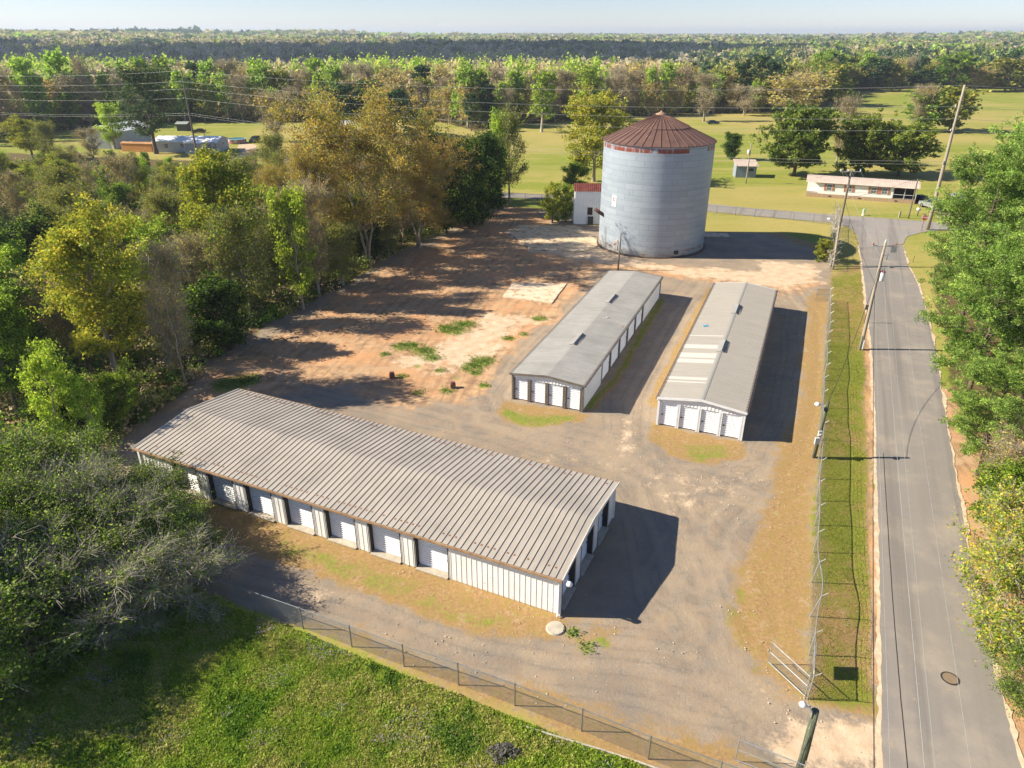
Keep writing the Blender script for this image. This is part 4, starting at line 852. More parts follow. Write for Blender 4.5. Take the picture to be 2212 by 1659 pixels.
m = MB(); m.obox((-.12, -.18, 1.35), .34, .2, .55); m.obox((-.02, -.19, 2.05), .26, .18, .45); m.lathe([(0, 0), (.09, 0), (.09, .1), (0, .1)], 10, (-.02, -.32, 2.2)); m.build('meter_box', pm('meter_grey', '#a3a7a8', '#bfc3c4', 3, .5), lp)
m = MB()
for k in range(6):
    a = k * 1.05; m.tube([(.2 + math.cos(a) * .16, .1 + math.sin(a) * .16, 4.35 + .1 * math.sin(k * 2)), (.2 + math.cos(a + 1.3) * .2, .1 + math.sin(a + 1.3) * .2, 4.2 + .12 * math.cos(k))], .02, 4)
m.build('cable_coil', blk, lp)
wire('slack black service wire from the short lamp pole to the transformer pole', [(LP.x + .2, LP.y + .1, 4.8), (P2.x, P2.y, 8.9)], 1.3, .02, blk, 'street wires')
SP = at(1335, 583); sp_ = thing('post', 'thin dark bare post standing between the silo and the grey-roofed building', 'post', (SP.x, SP.y, 0)); m = MB(); m.tube([(0, 0, -.2), (.03, 0, 2.6), (.08, 0, 5.2)], [.11, .1, .09], 8); m.build('pole', wood, sp_, True)
m = MB(); m.tube([(.08, 0, 5.15), (-.08, 0, 5.3)], .03, 5); m.tube([(.08, 0, 5.15), (.22, 0, 5.28)], .03, 5); m.build('wire_hook', steel, sp_)
NL = Vector((12.72, 20.75, 0)); nl = thing('lamp_pole', 'green-stained wooden lamp pole with white cobra lamp at the near gate', 'lamp pole', (NL.x, NL.y, 0)); m = MB()
m.tube([(0, 0, -.2), (.02, 0, 2.2), (.06, .1, 4.45)], [.19, .17, .155], 14); m.build('pole', woodg, nl, True)
m = MB(); m.tube([(-.1, .0, 4.1), (-.14, 0, 4.5), (-.28, .05, 4.72), (-.42, .1, 4.76)], .032, 8); m.build('lamp_arm', porc, nl, True)
m = MB(); m.lathe([(0, -.12), (.13, -.08), (.17, .0), (.1, .1), (0, .13)], 14, (-.52, .12, 4.78)); m.build('lamp_head', porc, nl, True)
m = MB(); m.tube([(-.15, -.1, 4.2), (-.22, -.12, 3.4), (-.19, -.12, 1.5), (-.2, -.1, 0)], .012, 5); m.build('cable', galvd, nl)
tp = at(1962, 472); TP = pole('thin pole in front of the mobile home porch', tp, 7.0, .13, .09, wood); TW = at(1611, 396)
tw = pole('pole with grey transformer beside the small blue shed', TW, 8.6, .15, .1, woodp); m = MB(); m.lathe([(0, 0), (.26, 0), (.28, .1), (.28, .8), (.1, .95), (0, .95)], 12, (-.35, 0, 6.3)); m.build('transformer', porc, tw, True); insul(tw, (-.1, 0, 8.3)); 
wire('thin service wire from the slim pole to the mobile home pole', [(P3.x, P3.y, 10.5), (tp.x, tp.y, 6.8)], .8, .014, alu, 'street wires')
m = MB(); q = at(1942, 470); m.obox((0, 0, 0), .3, .2, 1.1, .3); m.obox((0, 0, 1.1), .34, .24, .06, .3); o = m.build('utility_box', woodp, None, loc=q); tag(o, 'small pale utility box on the grass by the mobile home pole', 'utility box')

# ------------------------------------------------------------------ signs, hydrant, mailbox
def octagon(label, p):
    t = thing('stop_sign', label, 'sign', (p.x, p.y, 0), R(-14)); m = MB(); m.tube([(0, 0.04, -.1), (0, .04, 2.6)], .035, 6); m.build('post', pm('post_green_brown', '#4b3a30', '#5f4a3d', 3, .7), t)
    oc = lambda r_, y_: [(r_ * math.cos(R(22.5 + 45 * k)), y_, 2.35 + r_ * math.sin(R(22.5 + 45 * k))) for k in range(8)]
    m = MB(); m.v = oc(.5, 0) + oc(.5, -.02); m.f = [tuple(range(8)), tuple(range(15, 7, -1))] + [(k, 8 + k, 8 + (k + 1) % 8, (k + 1) % 8) for k in range(8)]; m.m = [0] * 10; bd = m.build('sign_board', pm('sign_white', '#e6e6e6', '#efefef', 3, .4), t)
    m = MB(); m.v = oc(.465, -.024); m.f = [tuple(range(7, -1, -1))]; m.m = [0]; m.build('sign_face', pm('sign_red', '#b01224', '#bf1a2c', 3, .4), bd)
    c = bpy.data.curves.new('stop_text', 'FONT'); c.body = 'STOP'; c.size = .36; c.align_x = 'CENTER'; c.align_y = 'CENTER'; c.offset = .008; c.extrude = .002; c.materials.append(MATS['sign_white'])
    o = bpy.data.objects.new('lettering_curve', c); COL.objects.link(o); bpy.context.view_layer.update(); me_ = bpy.data.meshes.new_from_object(o.evaluated_get(bpy.context.evaluated_depsgraph_get())); bpy.data.objects.remove(o); o = link('lettering', me_); o.parent = bd; o.location = (0, -.03, 2.35); o.rotation_euler = (R(90), 0, 0)
    m = MB(); m.box(-.42, .02, 2.86, .42, .04, 2.98); m.build('street_name_blade', pm('blade_green', '#2f5f4a', '#3d705a', 3, .5), t); return t
octagon('red octagonal STOP sign at the corner beside the tall pale pole', at(1990, 500))
p = at(1922, 577); t = thing('road_sign', 'grey sign seen from behind on the verge near the junction', 'sign', p, R(-10)); m = MB(); m.tube([(0, 0, -.1), (.0, 0, 3.1)], .04, 6); m.build('post', galv, t); m = MB(); m.box(-.38, -.03, 2.15, .38, -.005, 3.05); m.build('sign_board', MATS['sign_back'], t)
p = at(1867.5, 698); t = thing('road_sign', 'small dark sign on a brown post beside the transformer pole', 'sign', p, R(-8)); m = MB(); m.box(-.05, -.05, -.1, .05, .05, 2.0); m.build('post', pm('brown_post', '#5d3d2d', '#704c3a', 3, .8), t); m = MB(); m.box(-.34, -.08, 1.65, .34, -.05, 2.25); m.build('sign_board', pm('sign_dark', '#51584e', '#636a5e', 3, .6), t)
p = at(2045 - 330, 0) if False else at(1981.5, 467); t = thing('mailbox', 'white roadside box on a brown post across the cross road', 'mailbox', p); m = MB(); m.box(-.06, -.06, 0, .06, .06, 1.6); m.build('post', MATS['brown_post'], t); m = MB(); m.tube([(-.05, -.35, 1.25), (-.05, .3, 1.25)], .26, 12); m.build('box', porc, t)
p = at(1864, 465); t = thing('fire_hydrant', 'white fire hydrant with a green cap on the lawn across the cross road', 'fire hydrant', p); t.scale = (1.35, 1.35, 1.4)
m = MB(); m.lathe([(.2, 0), (.2, .06), (.13, .08), (.13, .5), (.17, .52), (.17, .56)], 14); m.build('barrel', pm('hydrant_cream', '#d6cfae', '#e5dfc3', 4, .5), t, True)
m = MB(); m.lathe([(.17, .56), (.16, .66), (.09, .78), (.03, .82), (.03, .9), (0, .9)], 14); m.tube([(-.24, 0, .5), (.24, 0, .5)], .06, 8); m.tube([(0, 0, .45), (0, -.24, .45)], .075, 8); m.build('bonnet', pm('hydrant_green', '#7fae9a', '#9cc2b0', 4, .5), t, True)
for (u, v), lab in (((2026, 752), 'thin white marker stake at the street edge below the pine'), ((1969, 560), 'short stake on the grass corner beyond the junction'), ((1989, 610), 'pale marker stake on the sandy shoulder')):
    pass
p = at(1972, 617 - 50); m = MB(); m.tube([(0, 0, 0), (0, 0, 1.0)], .035, 5); o = m.build('marker_stake', pm('brown_post', '#5d3d2d', '#704c3a', 3, .8), None, loc=p); tag(o, 'short brown stake on the grass corner across the street', 'stake')
p = at(1714 + 2, 787) if False else at(1998 - 284 + 0, 787); 
p = at(1713, 786); 

# ------------------------------------------------------------------ vehicles
glassm = pm('car_glass', '#1b2026', '#242a31', 3, .12, spec=.8); tyre = pm('tyre', '#1a1a1a', '#232323', 3, .9); rimm = pm('rim', '#8d9093', '#a0a3a6', 3, .3, .6); tail = pm('tail_light', '#7d1018', '#93202a', 3, .3)
def vehicle(name, label, cat, p, rot, paint, kind):
    t = thing(name, label, cat, (p.x, p.y, 0), rot)
    L, W_, gr = {'pickup': (5.7, 1.95, .45), 'suv': (4.7, 1.9, .4), 'car': (4.5, 1.75, .3)}[kind]
    side = {'pickup': [(-L / 2, .5), (-L / 2, 1.15), (-L / 2 + 1.9, 1.2), (.9, 1.2), (1.15, 1.15), (L / 2 - .1, 1.0), (L / 2, .75), (L / 2, .4), (-L / 2 + .1, .38)],
            'suv': [(-L / 2, .4), (-L / 2, 1.05), (-L / 2 + .1, 1.1), (.9, 1.08), (L / 2 - .2, .95), (L / 2, .7), (L / 2, .35), (-L / 2 + .1, .33)],
            'car': [(-L / 2, .4), (-L / 2, .85), (-L / 2 + .6, .95), (.9, .95), (L / 2 - .2, .8), (L / 2, .6), (L / 2, .3), (-L / 2 + .1, .28)]}[kind]
    m = MB(); n = len(side); Wh = W_ / 2; v = []
    for yy, k in ((-Wh, .0), (-Wh + .09, 1), (Wh - .09, 1), (Wh, 0)):
        for x_, z_ in side: v.append((x_ * (1 if k else .985), yy, z_ if k == 0 or z_ < .6 else z_ + .04))
    fs = [(r_ * n + i, r_ * n + (i + 1) % n, (r_ + 1) * n + (i + 1) % n, (r_ + 1) * n + i) for r_ in range(3) for i in range(n)] + [tuple(range(n))[::-1], tuple(3 * n + i for i in range(n))]
    m.add(v, fs); m.build('body', paint, t)
    cab = {'pickup': (-1.05, 1.15, 1.2, 1.85, -.85, .35), 'suv': (-2.25, 1.05, 1.08, 1.72, -2.0, .3), 'car': (-1.6, 1.0, .95, 1.4, -1.0, .25)}[kind]
    a, b, z0, z1, a1, b1_ = cab
    def frust(x0, x1, x2, x3, za, zb, wa, wb): return [(x0, -wa, za), (x1, -wa, za), (x1, wa, za), (x0, wa, za), (x2, -wb, zb), (x3, -wb, zb), (x3, wb, zb), (x2, wb, zb)]
    FC = [(0, 1, 5, 4), (1, 2, 6, 5), (2, 3, 7, 6), (3, 0, 4, 7), (4, 5, 6, 7)]
    m = MB(); m.add(frust(a, b, a1, b1_, z0, z1 - .06, Wh - .1, Wh - .24), FC); c = m.build('window', glassm, t)
    m = MB(); m.add(frust(a1 - .05, b1_ + .08, a1 + .02, b1_, z1 - .06, z1, Wh - .22, Wh - .3), FC); 
    for xa, xb in ((a, a1), (b, b1_), ((a + b) / 2, (a1 + b1_) / 2)):
        for s_ in (-1, 1): m.tube([(xa, s_ * (Wh - .09), z0), (xb, s_ * (Wh - .22), z1 - .05)], .045, 5)
    m.build('cabin_roof', paint, t)
    if kind == 'pickup':
        m = MB(); m.box(-L / 2 + .12, -Wh + .15, 1.245, -1.15, Wh - .15, 1.255); m.build('cargo_bed', dark, t)
    for xx in (-L * .3, L * .32):
        for s_ in (-1, 1):
            m = MB(); m.tube([(xx, s_ * (Wh - .2), .37), (xx, s_ * (Wh + .02), .37)], .37, 16); w = m.build('wheel', tyre, t); m = MB(); m.tube([(xx, s_ * (Wh + .01), .37), (xx, s_ * (Wh + .04), .37)], .2, 12); m.build('rim', rimm, w)
    for s_ in (-1, 1): m = MB(); m.box(-L / 2 - .02, s_ * (Wh - .12) - .09, .75, -L / 2 + .03, s_ * (Wh - .12) + .09, 1.1); m.build('tail_light', tail, t)
    for s_ in (-1, 1): m = MB(); m.box(L / 2 - .04, s_ * (Wh - .22) - .14, .68, L / 2 + .02, s_ * (Wh - .22) + .14, .84); m.build('headlight', porc, t)
    m = MB(); m.box(-L / 2 - .1, -Wh + .05, .42, -L / 2 + .02, Wh - .05, .6); m.build('bumper', rimm, t); return t
vehicle('pickup_truck', 'silver pickup truck parked on the dirt drive beside the mobile home', 'pickup truck', at(2014, 451), R(102), pm('silver_paint', '#9ea3a9', '#adb1b6', 2, .3, .5), 'pickup')
vehicle('car', 'dark green car half hidden by the pine beyond the silver pickup', 'car', at(2066, 447), R(75), pm('green_paint', '#23312c', '#2d3c36', 2, .3, .4), 'car')
vehicle('car', 'pale grey car under the pine boughs behind the dark green one', 'car', at(2068, 432), R(80), pm('grey_paint', '#8f979a', '#9da4a6', 2, .3, .4), 'car')
vehicle('car', 'dark car tucked beside the porch end of the mobile home', 'car', at(1984, 436), R(100), pm('black_paint', '#17191c', '#212327', 2, .3, .4), 'car')
vehicle('car', 'black car parked by the swimming pool on the lawn', 'car', at(551, 307), R(265), MATS['black_paint'], 'suv')
vehicle('car', 'lone small dark blue car out on the far field', 'car', at(1540, 268), R(10), pm('blue_paint', '#27384d', '#33465c', 2, .3, .4), 'car')
vehicle('car', 'dark car parked at the edge of the far left woods', 'car', at(430, 287), R(190), pm('maroon_paint', '#4a3f42', '#564b4e', 2, .3, .4), 'car')
vehicle('car', 'white car half hidden under the bare trees beyond the far left lawn', 'car', at(596, 269), R(170), pm('white_paint', '#c6c9cb', '#d3d5d6', 2, .3, .1), 'car')

# ------------------------------------------------------------------ houses
def win(par, pl, x0, x1, z0, z1, frame, glass, shutter=None):
    m = MB(); P_ = lambda a, b, c: pl(a, b, c)
    m.quad(P_(x0, .02, z0), P_(x1, .02, z0), P_(x1, .02, z1), P_(x0, .02, z1)); w = m.build('window', glass, par); m = MB()
    for a, b, c, d in ((x0 - .06, x0 + .03, z0 - .06, z1 + .06), (x1 - .03, x1 + .06, z0 - .06, z1 + .06), (x0, x1, z1 - .02, z1 + .06), (x0, x1, z0 - .06, z0 + .03), (x0, x1, (z0 + z1) / 2 - .03, (z0 + z1) / 2 + .03), ((x0 + x1) / 2 - .02, (x0 + x1) / 2 + .02, z0, z1)): m.quad(P_(a, .05, c), P_(b, .05, c), P_(b, .05, d), P_(a, .05, d))
    m.build('window_frame', frame, w)
    if shutter:
        for a, b in ((x0 - .48, x0 - .07), (x1 + .07, x1 + .48)):
            m = MB(); m.add([P_(a, 0, z0 - .05), P_(b, 0, z0 - .05), P_(b, 0, z1 + .05), P_(a, 0, z1 + .05), P_(a, .06, z0 - .05), P_(b, .06, z0 - .05), P_(b, .06, z1 + .05), P_(a, .06, z1 + .05)], [(4, 5, 6, 7), (0, 4, 7, 3), (1, 2, 6, 5), (3, 7, 6, 2)]); m.build('shutter', shutter, par)
    return w
hw = pm('siding_white', '#e9e7e4', '#f2f0ee', .8, .6); shut = pm('shutter_salmon', '#a5694f', '#b87a5f', 3, .7); winf = pm('window_frame_pale', '#bfc3c4', '#d2d4d4', 3, .5); wing = pm('window_glass', '#4a5560', '#6c7884', 2.5, .15, spec=.8)
skirtm = pm('skirt_tan', '#a58a6c', '#bfa587', 6, .8, stretch=(1, 1, .1)); fasc = pm('fascia_brown', '#6b3f28', '#7d4d33', 2, .7); roofh = pm('home_roof', '#b6a496', '#c9b8aa', 1.2, .6)
a = at(1740, 424); b = at(1975, 441); ang = math.atan2(b.y - a.y, b.x - a.x); L = (b - a).length
mh = thing('mobile_home', 'long white mobile home with salmon shutters, curved tan roof and a dark screened porch', 'house', a, ang); Wm = 4.9
m = MB(); rib_sheet(m, ribs(L, .3, .1, .03), lambda q: 0, lambda q: .75, lambda x_, h, z_: (x_, -h, z_)); rib_sheet(m, ribs(Wm, .3, .1, .03), lambda q: 0, lambda q: .75, lambda x_, h, z_: (L + h, x_, z_)); m.build('skirting', skirtm, mh)
x1m = L * .79; x0m = 2.3
m = MB(); rib_sheet(m, ribs(x1m - x0m, .41, .06, .012), lambda q: .75, lambda q: 3.0, lambda x_, h, z_: (x_ + x0m, .03 - h, z_)); m.quad((x0m, .03, .75), (x0m, Wm, .75), (x0m, Wm, 3.05), (x0m, .03, 3.05)); m.quad((x1m, .03, .75), (x1m, Wm, .75), (x1m, Wm, 3.05), (x1m, .03, 3.05)); m.box(0, 1.9, .75, x0m, 2.0, 3.05); m.quad((0, Wm, 0), (L, Wm, 0), (L, Wm, 3.05), (0, Wm, 3.05)); m.build('wall', hw, mh)
m = MB(); m.box(0, .0, .76, x0m, 1.9, .82); m.box(x1m, 0, .76, L, Wm, .8); m.build('porch_floor', pm('porch_floor', '#7c7468', '#938a7b', 3, .8), mh)
m = MB()
for xx in (x1m + .1, (x1m + L) / 2, L - .06): m.box(xx - .05, .0, .8, xx + .05, .1, 3.05)
m.box(x1m, .02, 1.55, L, .07, 1.63); m.box(L - .09, .0, 1.55, L - .02, Wm, 1.62); m.build('porch_rail', winf, mh)
m = MB(); m.quad((x1m + .02, 2.2, .8), (L - .1, 2.2, .8), (L - .1, 2.2, 3.05), (x1m + .02, 2.2, 3.05)); m.build('porch_wall', pm('porch_dark', '#2c2622', '#3d352f', 3, .9), mh)
m = MB(); m.box(x0m, -.06, 2.82, L, .025, 3.1); m.build('fascia', fasc, mh)
m = MB(); n = 10; pr = ribs(L + .7, .4, .06, .03)
arcs = [(-.45 + (Wm + .9) * k / n, 2.98 + .95 * (1 - abs(2 * k / n - 1) ** 2.4)) for k in range(n + 1)]
for yy, zz in arcs:
    for px, h in pr: m.v.append((px - .35, yy, zz + h))
nn = len(pr)
for r_ in range(n):
    for i in range(nn - 1): m.f.append((r_ * nn + i, r_ * nn + i + 1, (r_ + 1) * nn + i + 1, (r_ + 1) * nn + i)); m.m.append(0)
m.build('roof', roofh, mh)
plm = lambda x_, h, z_: (x_, -h, z_)
for xx in (3.7, 7.4, 11.9, 13.9): win(mh, plm, xx, xx + .95, 1.55, 2.65, winf, wing, shut)
for xx in (4.3, 9.9, 16.5):
    m = MB(); m.box(xx, -.05, .25, xx + .5, -.035, .48); m.build('skirt_vent', dark, mh)
# blue-grey garden shed
a = at(1588, 383.5); gs = thing('garden_shed', 'small weathered blue-grey shed with pale lean-to roof out on the field', 'shed', a, R(-6))
bl = pm('blue_grey_board', '#76818b', '#8e979f', 2, .8, stretch=(1, 1, 6), c3='#5d666e', spot=.62)
m = MB(); m.box(0, 0, 0, 4.6, .08, 2.5); m.box(4.52, .08, 0, 4.6, 3.6, 2.9); m.box(0, .08, 0, .08, 3.6, 2.9); m.box(.08, 3.52, 0, 4.52, 3.6, 3.3); m.build('wall', bl, gs)
m = MB(); m.add([(-.2, -.3, 2.55), (5.0, -.3, 2.55), (5.0, 4.4, 3.4), (-.2, 4.4, 3.4), (-.2, -.3, 2.65), (5.0, -.3, 2.65), (5.0, 4.4, 3.5), (-.2, 4.4, 3.5)], [(0, 3, 2, 1), (4, 5, 6, 7), (0, 1, 5, 4), (1, 2, 6, 5), (3, 0, 4, 7), (2, 3, 7, 6)]); m.build('roof', roofh, gs)
m = MB(); m.box(2.9, -.04, 1.5, 3.9, -.005, 2.1); m.build('window', dark, gs)
# far left homestead: white metal barn, double-wide home, pool
wr = pm('bright_metal_roof', '#eef0f2', '#f6f7f8', .6, .45, c3='#c3c8ce', spot=.6, spotscale=.8)
def gabled(name, label, cat, a, b, Wd, h, rise, mw, mr, ov=.4):
    ang = math.atan2(b.y - a.y, b.x - a.x); L = (b - a).length; t = thing(name, label, cat, (a.x, a.y, 0), ang)
    m = MB(); m.box(0, 0, 0, L, .12, h); m.box(0, Wd - .12, 0, L, Wd, h); m.box(0, .12, 0, .12, Wd - .12, h); m.box(L - .12, .12, 0, L, Wd - .12, h)
    for xx in (0.01, L - .01): m.add([(xx, 0, h), (xx, Wd, h), (xx, Wd / 2, h + rise)], [(0, 1, 2)])
    m.build('wall', mw, t); m = MB(); e = rise * ov / (Wd / 2)
    for y0, y1, z0, z1 in ((-ov, Wd / 2, h - e, h + rise), (Wd + ov, Wd / 2, h - e, h + rise)):
        m.add([(-ov, y0, z0 + .03), (L + ov, y0, z0 + .03), (L + ov, y1, z1 + .03), (-ov, y1, z1 + .03), (-ov, y0, z0 + .11), (L + ov, y0, z0 + .11), (L + ov, y1, z1 + .11), (-ov, y1, z1 + .11)], [(0, 1, 2, 3), (4, 7, 6, 5), (0, 4, 5, 1), (1, 5, 6, 2), (0, 3, 7, 4)])
    m.build('roof', mr, t); return t, L
barn, Lb = gabled('barn', 'white metal barn with bright white gable roof behind the thicket', 'barn', at(254, 322), at(330, 306), 9.5, 4.6, 1.6, pm('barn_white', '#b9bbb9', '#cbccca', 1, .6), wr)
m = MB(); m.box(-.06, 2.2, 0, -.01, 5.8, 3.8); m.build('barn_door', pm('barn_door', '#8b8f90', '#9da1a2', 2, .6), barn)
home, Lh = gabled('mobile_home', 'wide pale grey mobile home with bright white metal roof beside the pool', 'house', at(336, 329), at(470, 330), 8.2, 2.9, 1.0, pm('siding_grey', '#a3a9b0', '#b5babf', 1, .6), wr)
for xx in (3, 7.5, 15.3, 16.9): win(home, plm, xx, xx + 1.1, 1.2, 2.3, winf, wing)
m = MB(); m.add([(9.2, -1.6, 2.7), (14.2, -1.6, 2.7), (11.7, -1.6, 3.5), (9.2, 2.5, 3.35), (14.2, 2.5, 3.35), (11.7, 4.0, 3.93)], [(0, 2, 5, 3), (2, 1, 4, 5), (0, 1, 2)]); pr_ = m.build('porch_roof', wr, home)
m = MB(); m.box(9.3, -1.5, 0, 9.45, -1.35, 2.75); m.box(13.95, -1.5, 0, 14.1, -1.35, 2.75); m.box(9.3, -1.5, 0, 14.1, 0, .5); m.build('porch', winf, pr_)
m = MB(); m.tube([(13.2, 4.1, 3.5), (13.2, 4.1, 4.7)], .12, 8); m.lathe([(.2, 0), (.2, .15), (0, .22)], 8, (13.2, 4.1, 4.7)); m.build('chimney', steel, home)
for xx in (Lh - .0,):
    win(home, lambda x_, h, z_: (Lh + h, x_, z_), 1.2, 2.2, 1.2, 2.2, winf, wing); win(home, lambda x_, h, z_: (Lh + h, x_, z_), 4.2, 5.2, .6, 2.3, winf, wing)
p = at(513, 309); pool = thing('swimming_pool', 'round above-ground pool with turquoise water and reddish sides', 'pool', p)
m = MB(); m.lathe([(2.7, 0), (2.7, 1.3)], 24); m.build('pool_wall', pm('pool_side', '#8d5444', '#a86a57', 2, .6, c3='#c8cdd0', spot=.52, spotscale=.9), pool, True)
m = MB(); m.lathe([(2.6, 1.33), (2.85, 1.33), (2.85, 1.24)], 24); m.build('pool_rim', porc, pool)
m = MB(); m.lathe([(0, 1.15), (2.66, 1.15)], 24); m.build('water', pm('pool_water', '#2aa3cc', '#45b8dc', 1, .08, spec=.8), pool)
wd, Lw2 = gabled('storage_shed', 'long low orange-tan wooden shed in the thicket before the white barn', 'shed', at(264, 327), at(330, 329), 2.6, 2.2, .3, pm('orange_board', '#b3793f', '#cf9352', 1.5, .8, stretch=(.3, 1, 1)), pm('orange_roof', '#a87a4c', '#bd8f60', 1.5, .8), .15)
cp_, _l = gabled('carport', 'small open-sided grey shed at the edge of the far left woods', 'shed', at(383, 283), at(405, 283), 4, 2.3, .5, pm('shed_dark', '#4d4a44', '#5f5b54', 1, .8), pm('shed_roof', '#8a9289', '#9aa197', 1, .6))
sh = at(672, 300); st = thing('shelter', 'open pole shelter with a pale sloping roof behind the orange-leaved tree', 'shelter', sh, R(8))
m = MB()
for xx, yy, zz in ((0, 0, 2.6), (7, 0, 4.0), (0, 5, 2.6), (7, 5, 4.0)): m.tube([(xx, yy, 0), (xx, yy, zz)], .1, 6)
m.build('support_post', woodp, st); m = MB(); m.add([(-1.2, -.6, 2.5), (8.2, -.6, 4.3), (8.2, 5.6, 4.3), (-1.2, 5.6, 2.5), (-1.2, -.6, 2.62), (8.2, -.6, 4.42), (8.2, 5.6, 4.42), (-1.2, 5.6, 2.62)], [(0, 3, 2, 1), (4, 5, 6, 7), (0, 1, 5, 4), (1, 2, 6, 5), (3, 0, 4, 7), (2, 3, 7, 6)]); m.build('roof', wr, st)
h2, _l = gabled('house', 'pale roofed outbuilding glimpsed through the orange-leaved tree', 'house', at(735, 288), at(765, 286), 6, 2.6, 1.0, hw, wr)
for k, (u, v, lab) in enumerate([(1424, 366 - 0, 'x')]): pass
for u, v, dd, lab in ((1988, 125, 620, 'tiny white house among the trees far to the right'), (2052, 126, 600, 'second tiny white house, just right of its twin in the far trees')):
    X_ = (u - 1106) / FPX * dd * .93; gabled('house', lab, 'house', Vector((X_, dd, 0)), Vector((X_ + 9, dd - 2, 0)), 8, 11.0, 2.5, hw, wr)
# ------------------------------------------------------------------ trees
def leaf_mat():
    m = bpy.data.materials.new('foliage'); m.use_nodes = True; t = NT(m); t.n.remove(t.n['Principled BSDF']); out = t.n['Material Output']
    a = t.new('Attribute', attribute_name='Col').outputs['Color']; oi = t.new('ObjectInfo').outputs['Random']
    hs = t.new('HueSaturation'); t.link(a, hs.inputs['Color']); t.link(t.mapr(oi, 0, 1, .492, .512), hs.inputs['Hue']); t.link(t.mapr(t.math('FRACT', t.math('MULTIPLY', oi, 7.3)), 0, 1, 1.28, 1.72), hs.inputs['Value']); hs.inputs['Saturation'].default_value = 1.0
    d = t.new('BsdfDiffuse'); tr = t.new('BsdfTranslucent'); g = t.new('BsdfGlossy'); g.inputs['Roughness'].default_value = .45
    t.link(hs.outputs[0], d.inputs[0]); t.link(hs.outputs[0], tr.inputs[0]); g.inputs[0].default_value = (1, 1, 1, 1)
    m1 = t.new('MixShader'); m1.inputs[0].default_value = .45; t.link(d.outputs[0], m1.inputs[1]); t.link(tr.outputs[0], m1.inputs[2])
    m2 = t.new('MixShader'); m2.inputs[0].default_value = .008; t.link(m1.outputs[0], m2.inputs[1]); t.link(g.outputs[0], m2.inputs[2]); t.link(m2.outputs[0], out.inputs[0]); return m
LEAF = leaf_mat()
def lin(h): return np.array(hexc(h)[:3])
def bark_mat(name, a, b): return pm(name, a, b, 1.2, .95, stretch=(3, 3, .6))
BARK = {'grey': bark_mat('bark_grey', '#857a6c', '#a89c8b'), 'brown': bark_mat('bark_brown', '#51453a', '#6e6051'), 'pale': bark_mat('bark_pale', '#9d9486', '#bdb4a5'), 'pink': bark_mat('bark_pinkish', '#998a74', '#b3a48c')}
def seg_mesh(P0, P1, R0, R1, n):
    P0, P1 = np.asarray(P0, float), np.asarray(P1, float); R0, R1 = np.asarray(R0, float), np.asarray(R1, float); d = P1 - P0; d /= np.linalg.norm(d, axis=1, keepdims=True) + 1e-9
    ref = np.where(np.abs(d[:, 2:3]) < .9, np.array([[0, 0, 1.]]), np.array([[1., 0, 0]])); a = np.cross(d, ref); a /= np.linalg.norm(a, axis=1, keepdims=True) + 1e-9; b = np.cross(d, a)
    V = []
    for P_, R_s in ((P0, R0), (P1, R1)):
        for j in range(n):
            t = 2 * math.pi * j / n; V.append(P_ + (a * math.cos(t) + b * math.sin(t)) * R_s[:, None])
    V = np.stack(V, 1); N = len(P0); base = np.arange(N)[:, None] * 2 * n
    F = np.concatenate([np.stack([base[:, 0] + j, base[:, 0] + (j + 1) % n, base[:, 0] + n + (j + 1) % n, base[:, 0] + n + j], 1) for j in range(n)]); return V.reshape(-1, 3), F
def env(kind, t):
    t = np.clip(t, 0, 1)
    if kind == 'round': return np.sqrt(np.clip(1 - (2 * t - 1) ** 2, 0, 1)) ** .8
    if kind == 'cone': return np.minimum((1 - t) ** .75, .55 + t * 3)
    if kind == 'egg': return np.where(t < .35, .55 + t * 1.28, np.sqrt(np.clip(1 - ((t - .35) / .65) ** 2, 0, 1)))
    if kind == 'column': return np.minimum(.7 + .5 * t, np.sqrt(np.clip(1 - ((t - .5) / .5).clip(0) ** 2, 0, 1)))
    if kind == 'vase': return (.25 + .75 * t ** .7) * np.sqrt(np.clip(1 - ((t - .75) / .25).clip(0) ** 2, 0, 1) * .9 + .1)
def quads(C, size, rng, up=.0, aspect=1.0):
    N = len(C); nrm = rng.normal(size=(N, 3)); nrm[:, 2] += up; nrm /= np.linalg.norm(nrm, axis=1, keepdims=True)
    r_ = rng.normal(size=(N, 3)); a = np.cross(nrm, r_); a /= np.linalg.norm(a, axis=1, keepdims=True) + 1e-9; b = np.cross(nrm, a)
    s_ = size * rng.uniform(.6, 1.35, (N, 1)) / 2; a = a * s_ * aspect; b = b * s_
    V = np.stack([C - a * .9 - b * .45, C + a * .15 - b, C + a + b * .3, C - a * .2 + b], 1).reshape(-1, 3); F = np.arange(N * 4).reshape(N, 4); return V, F
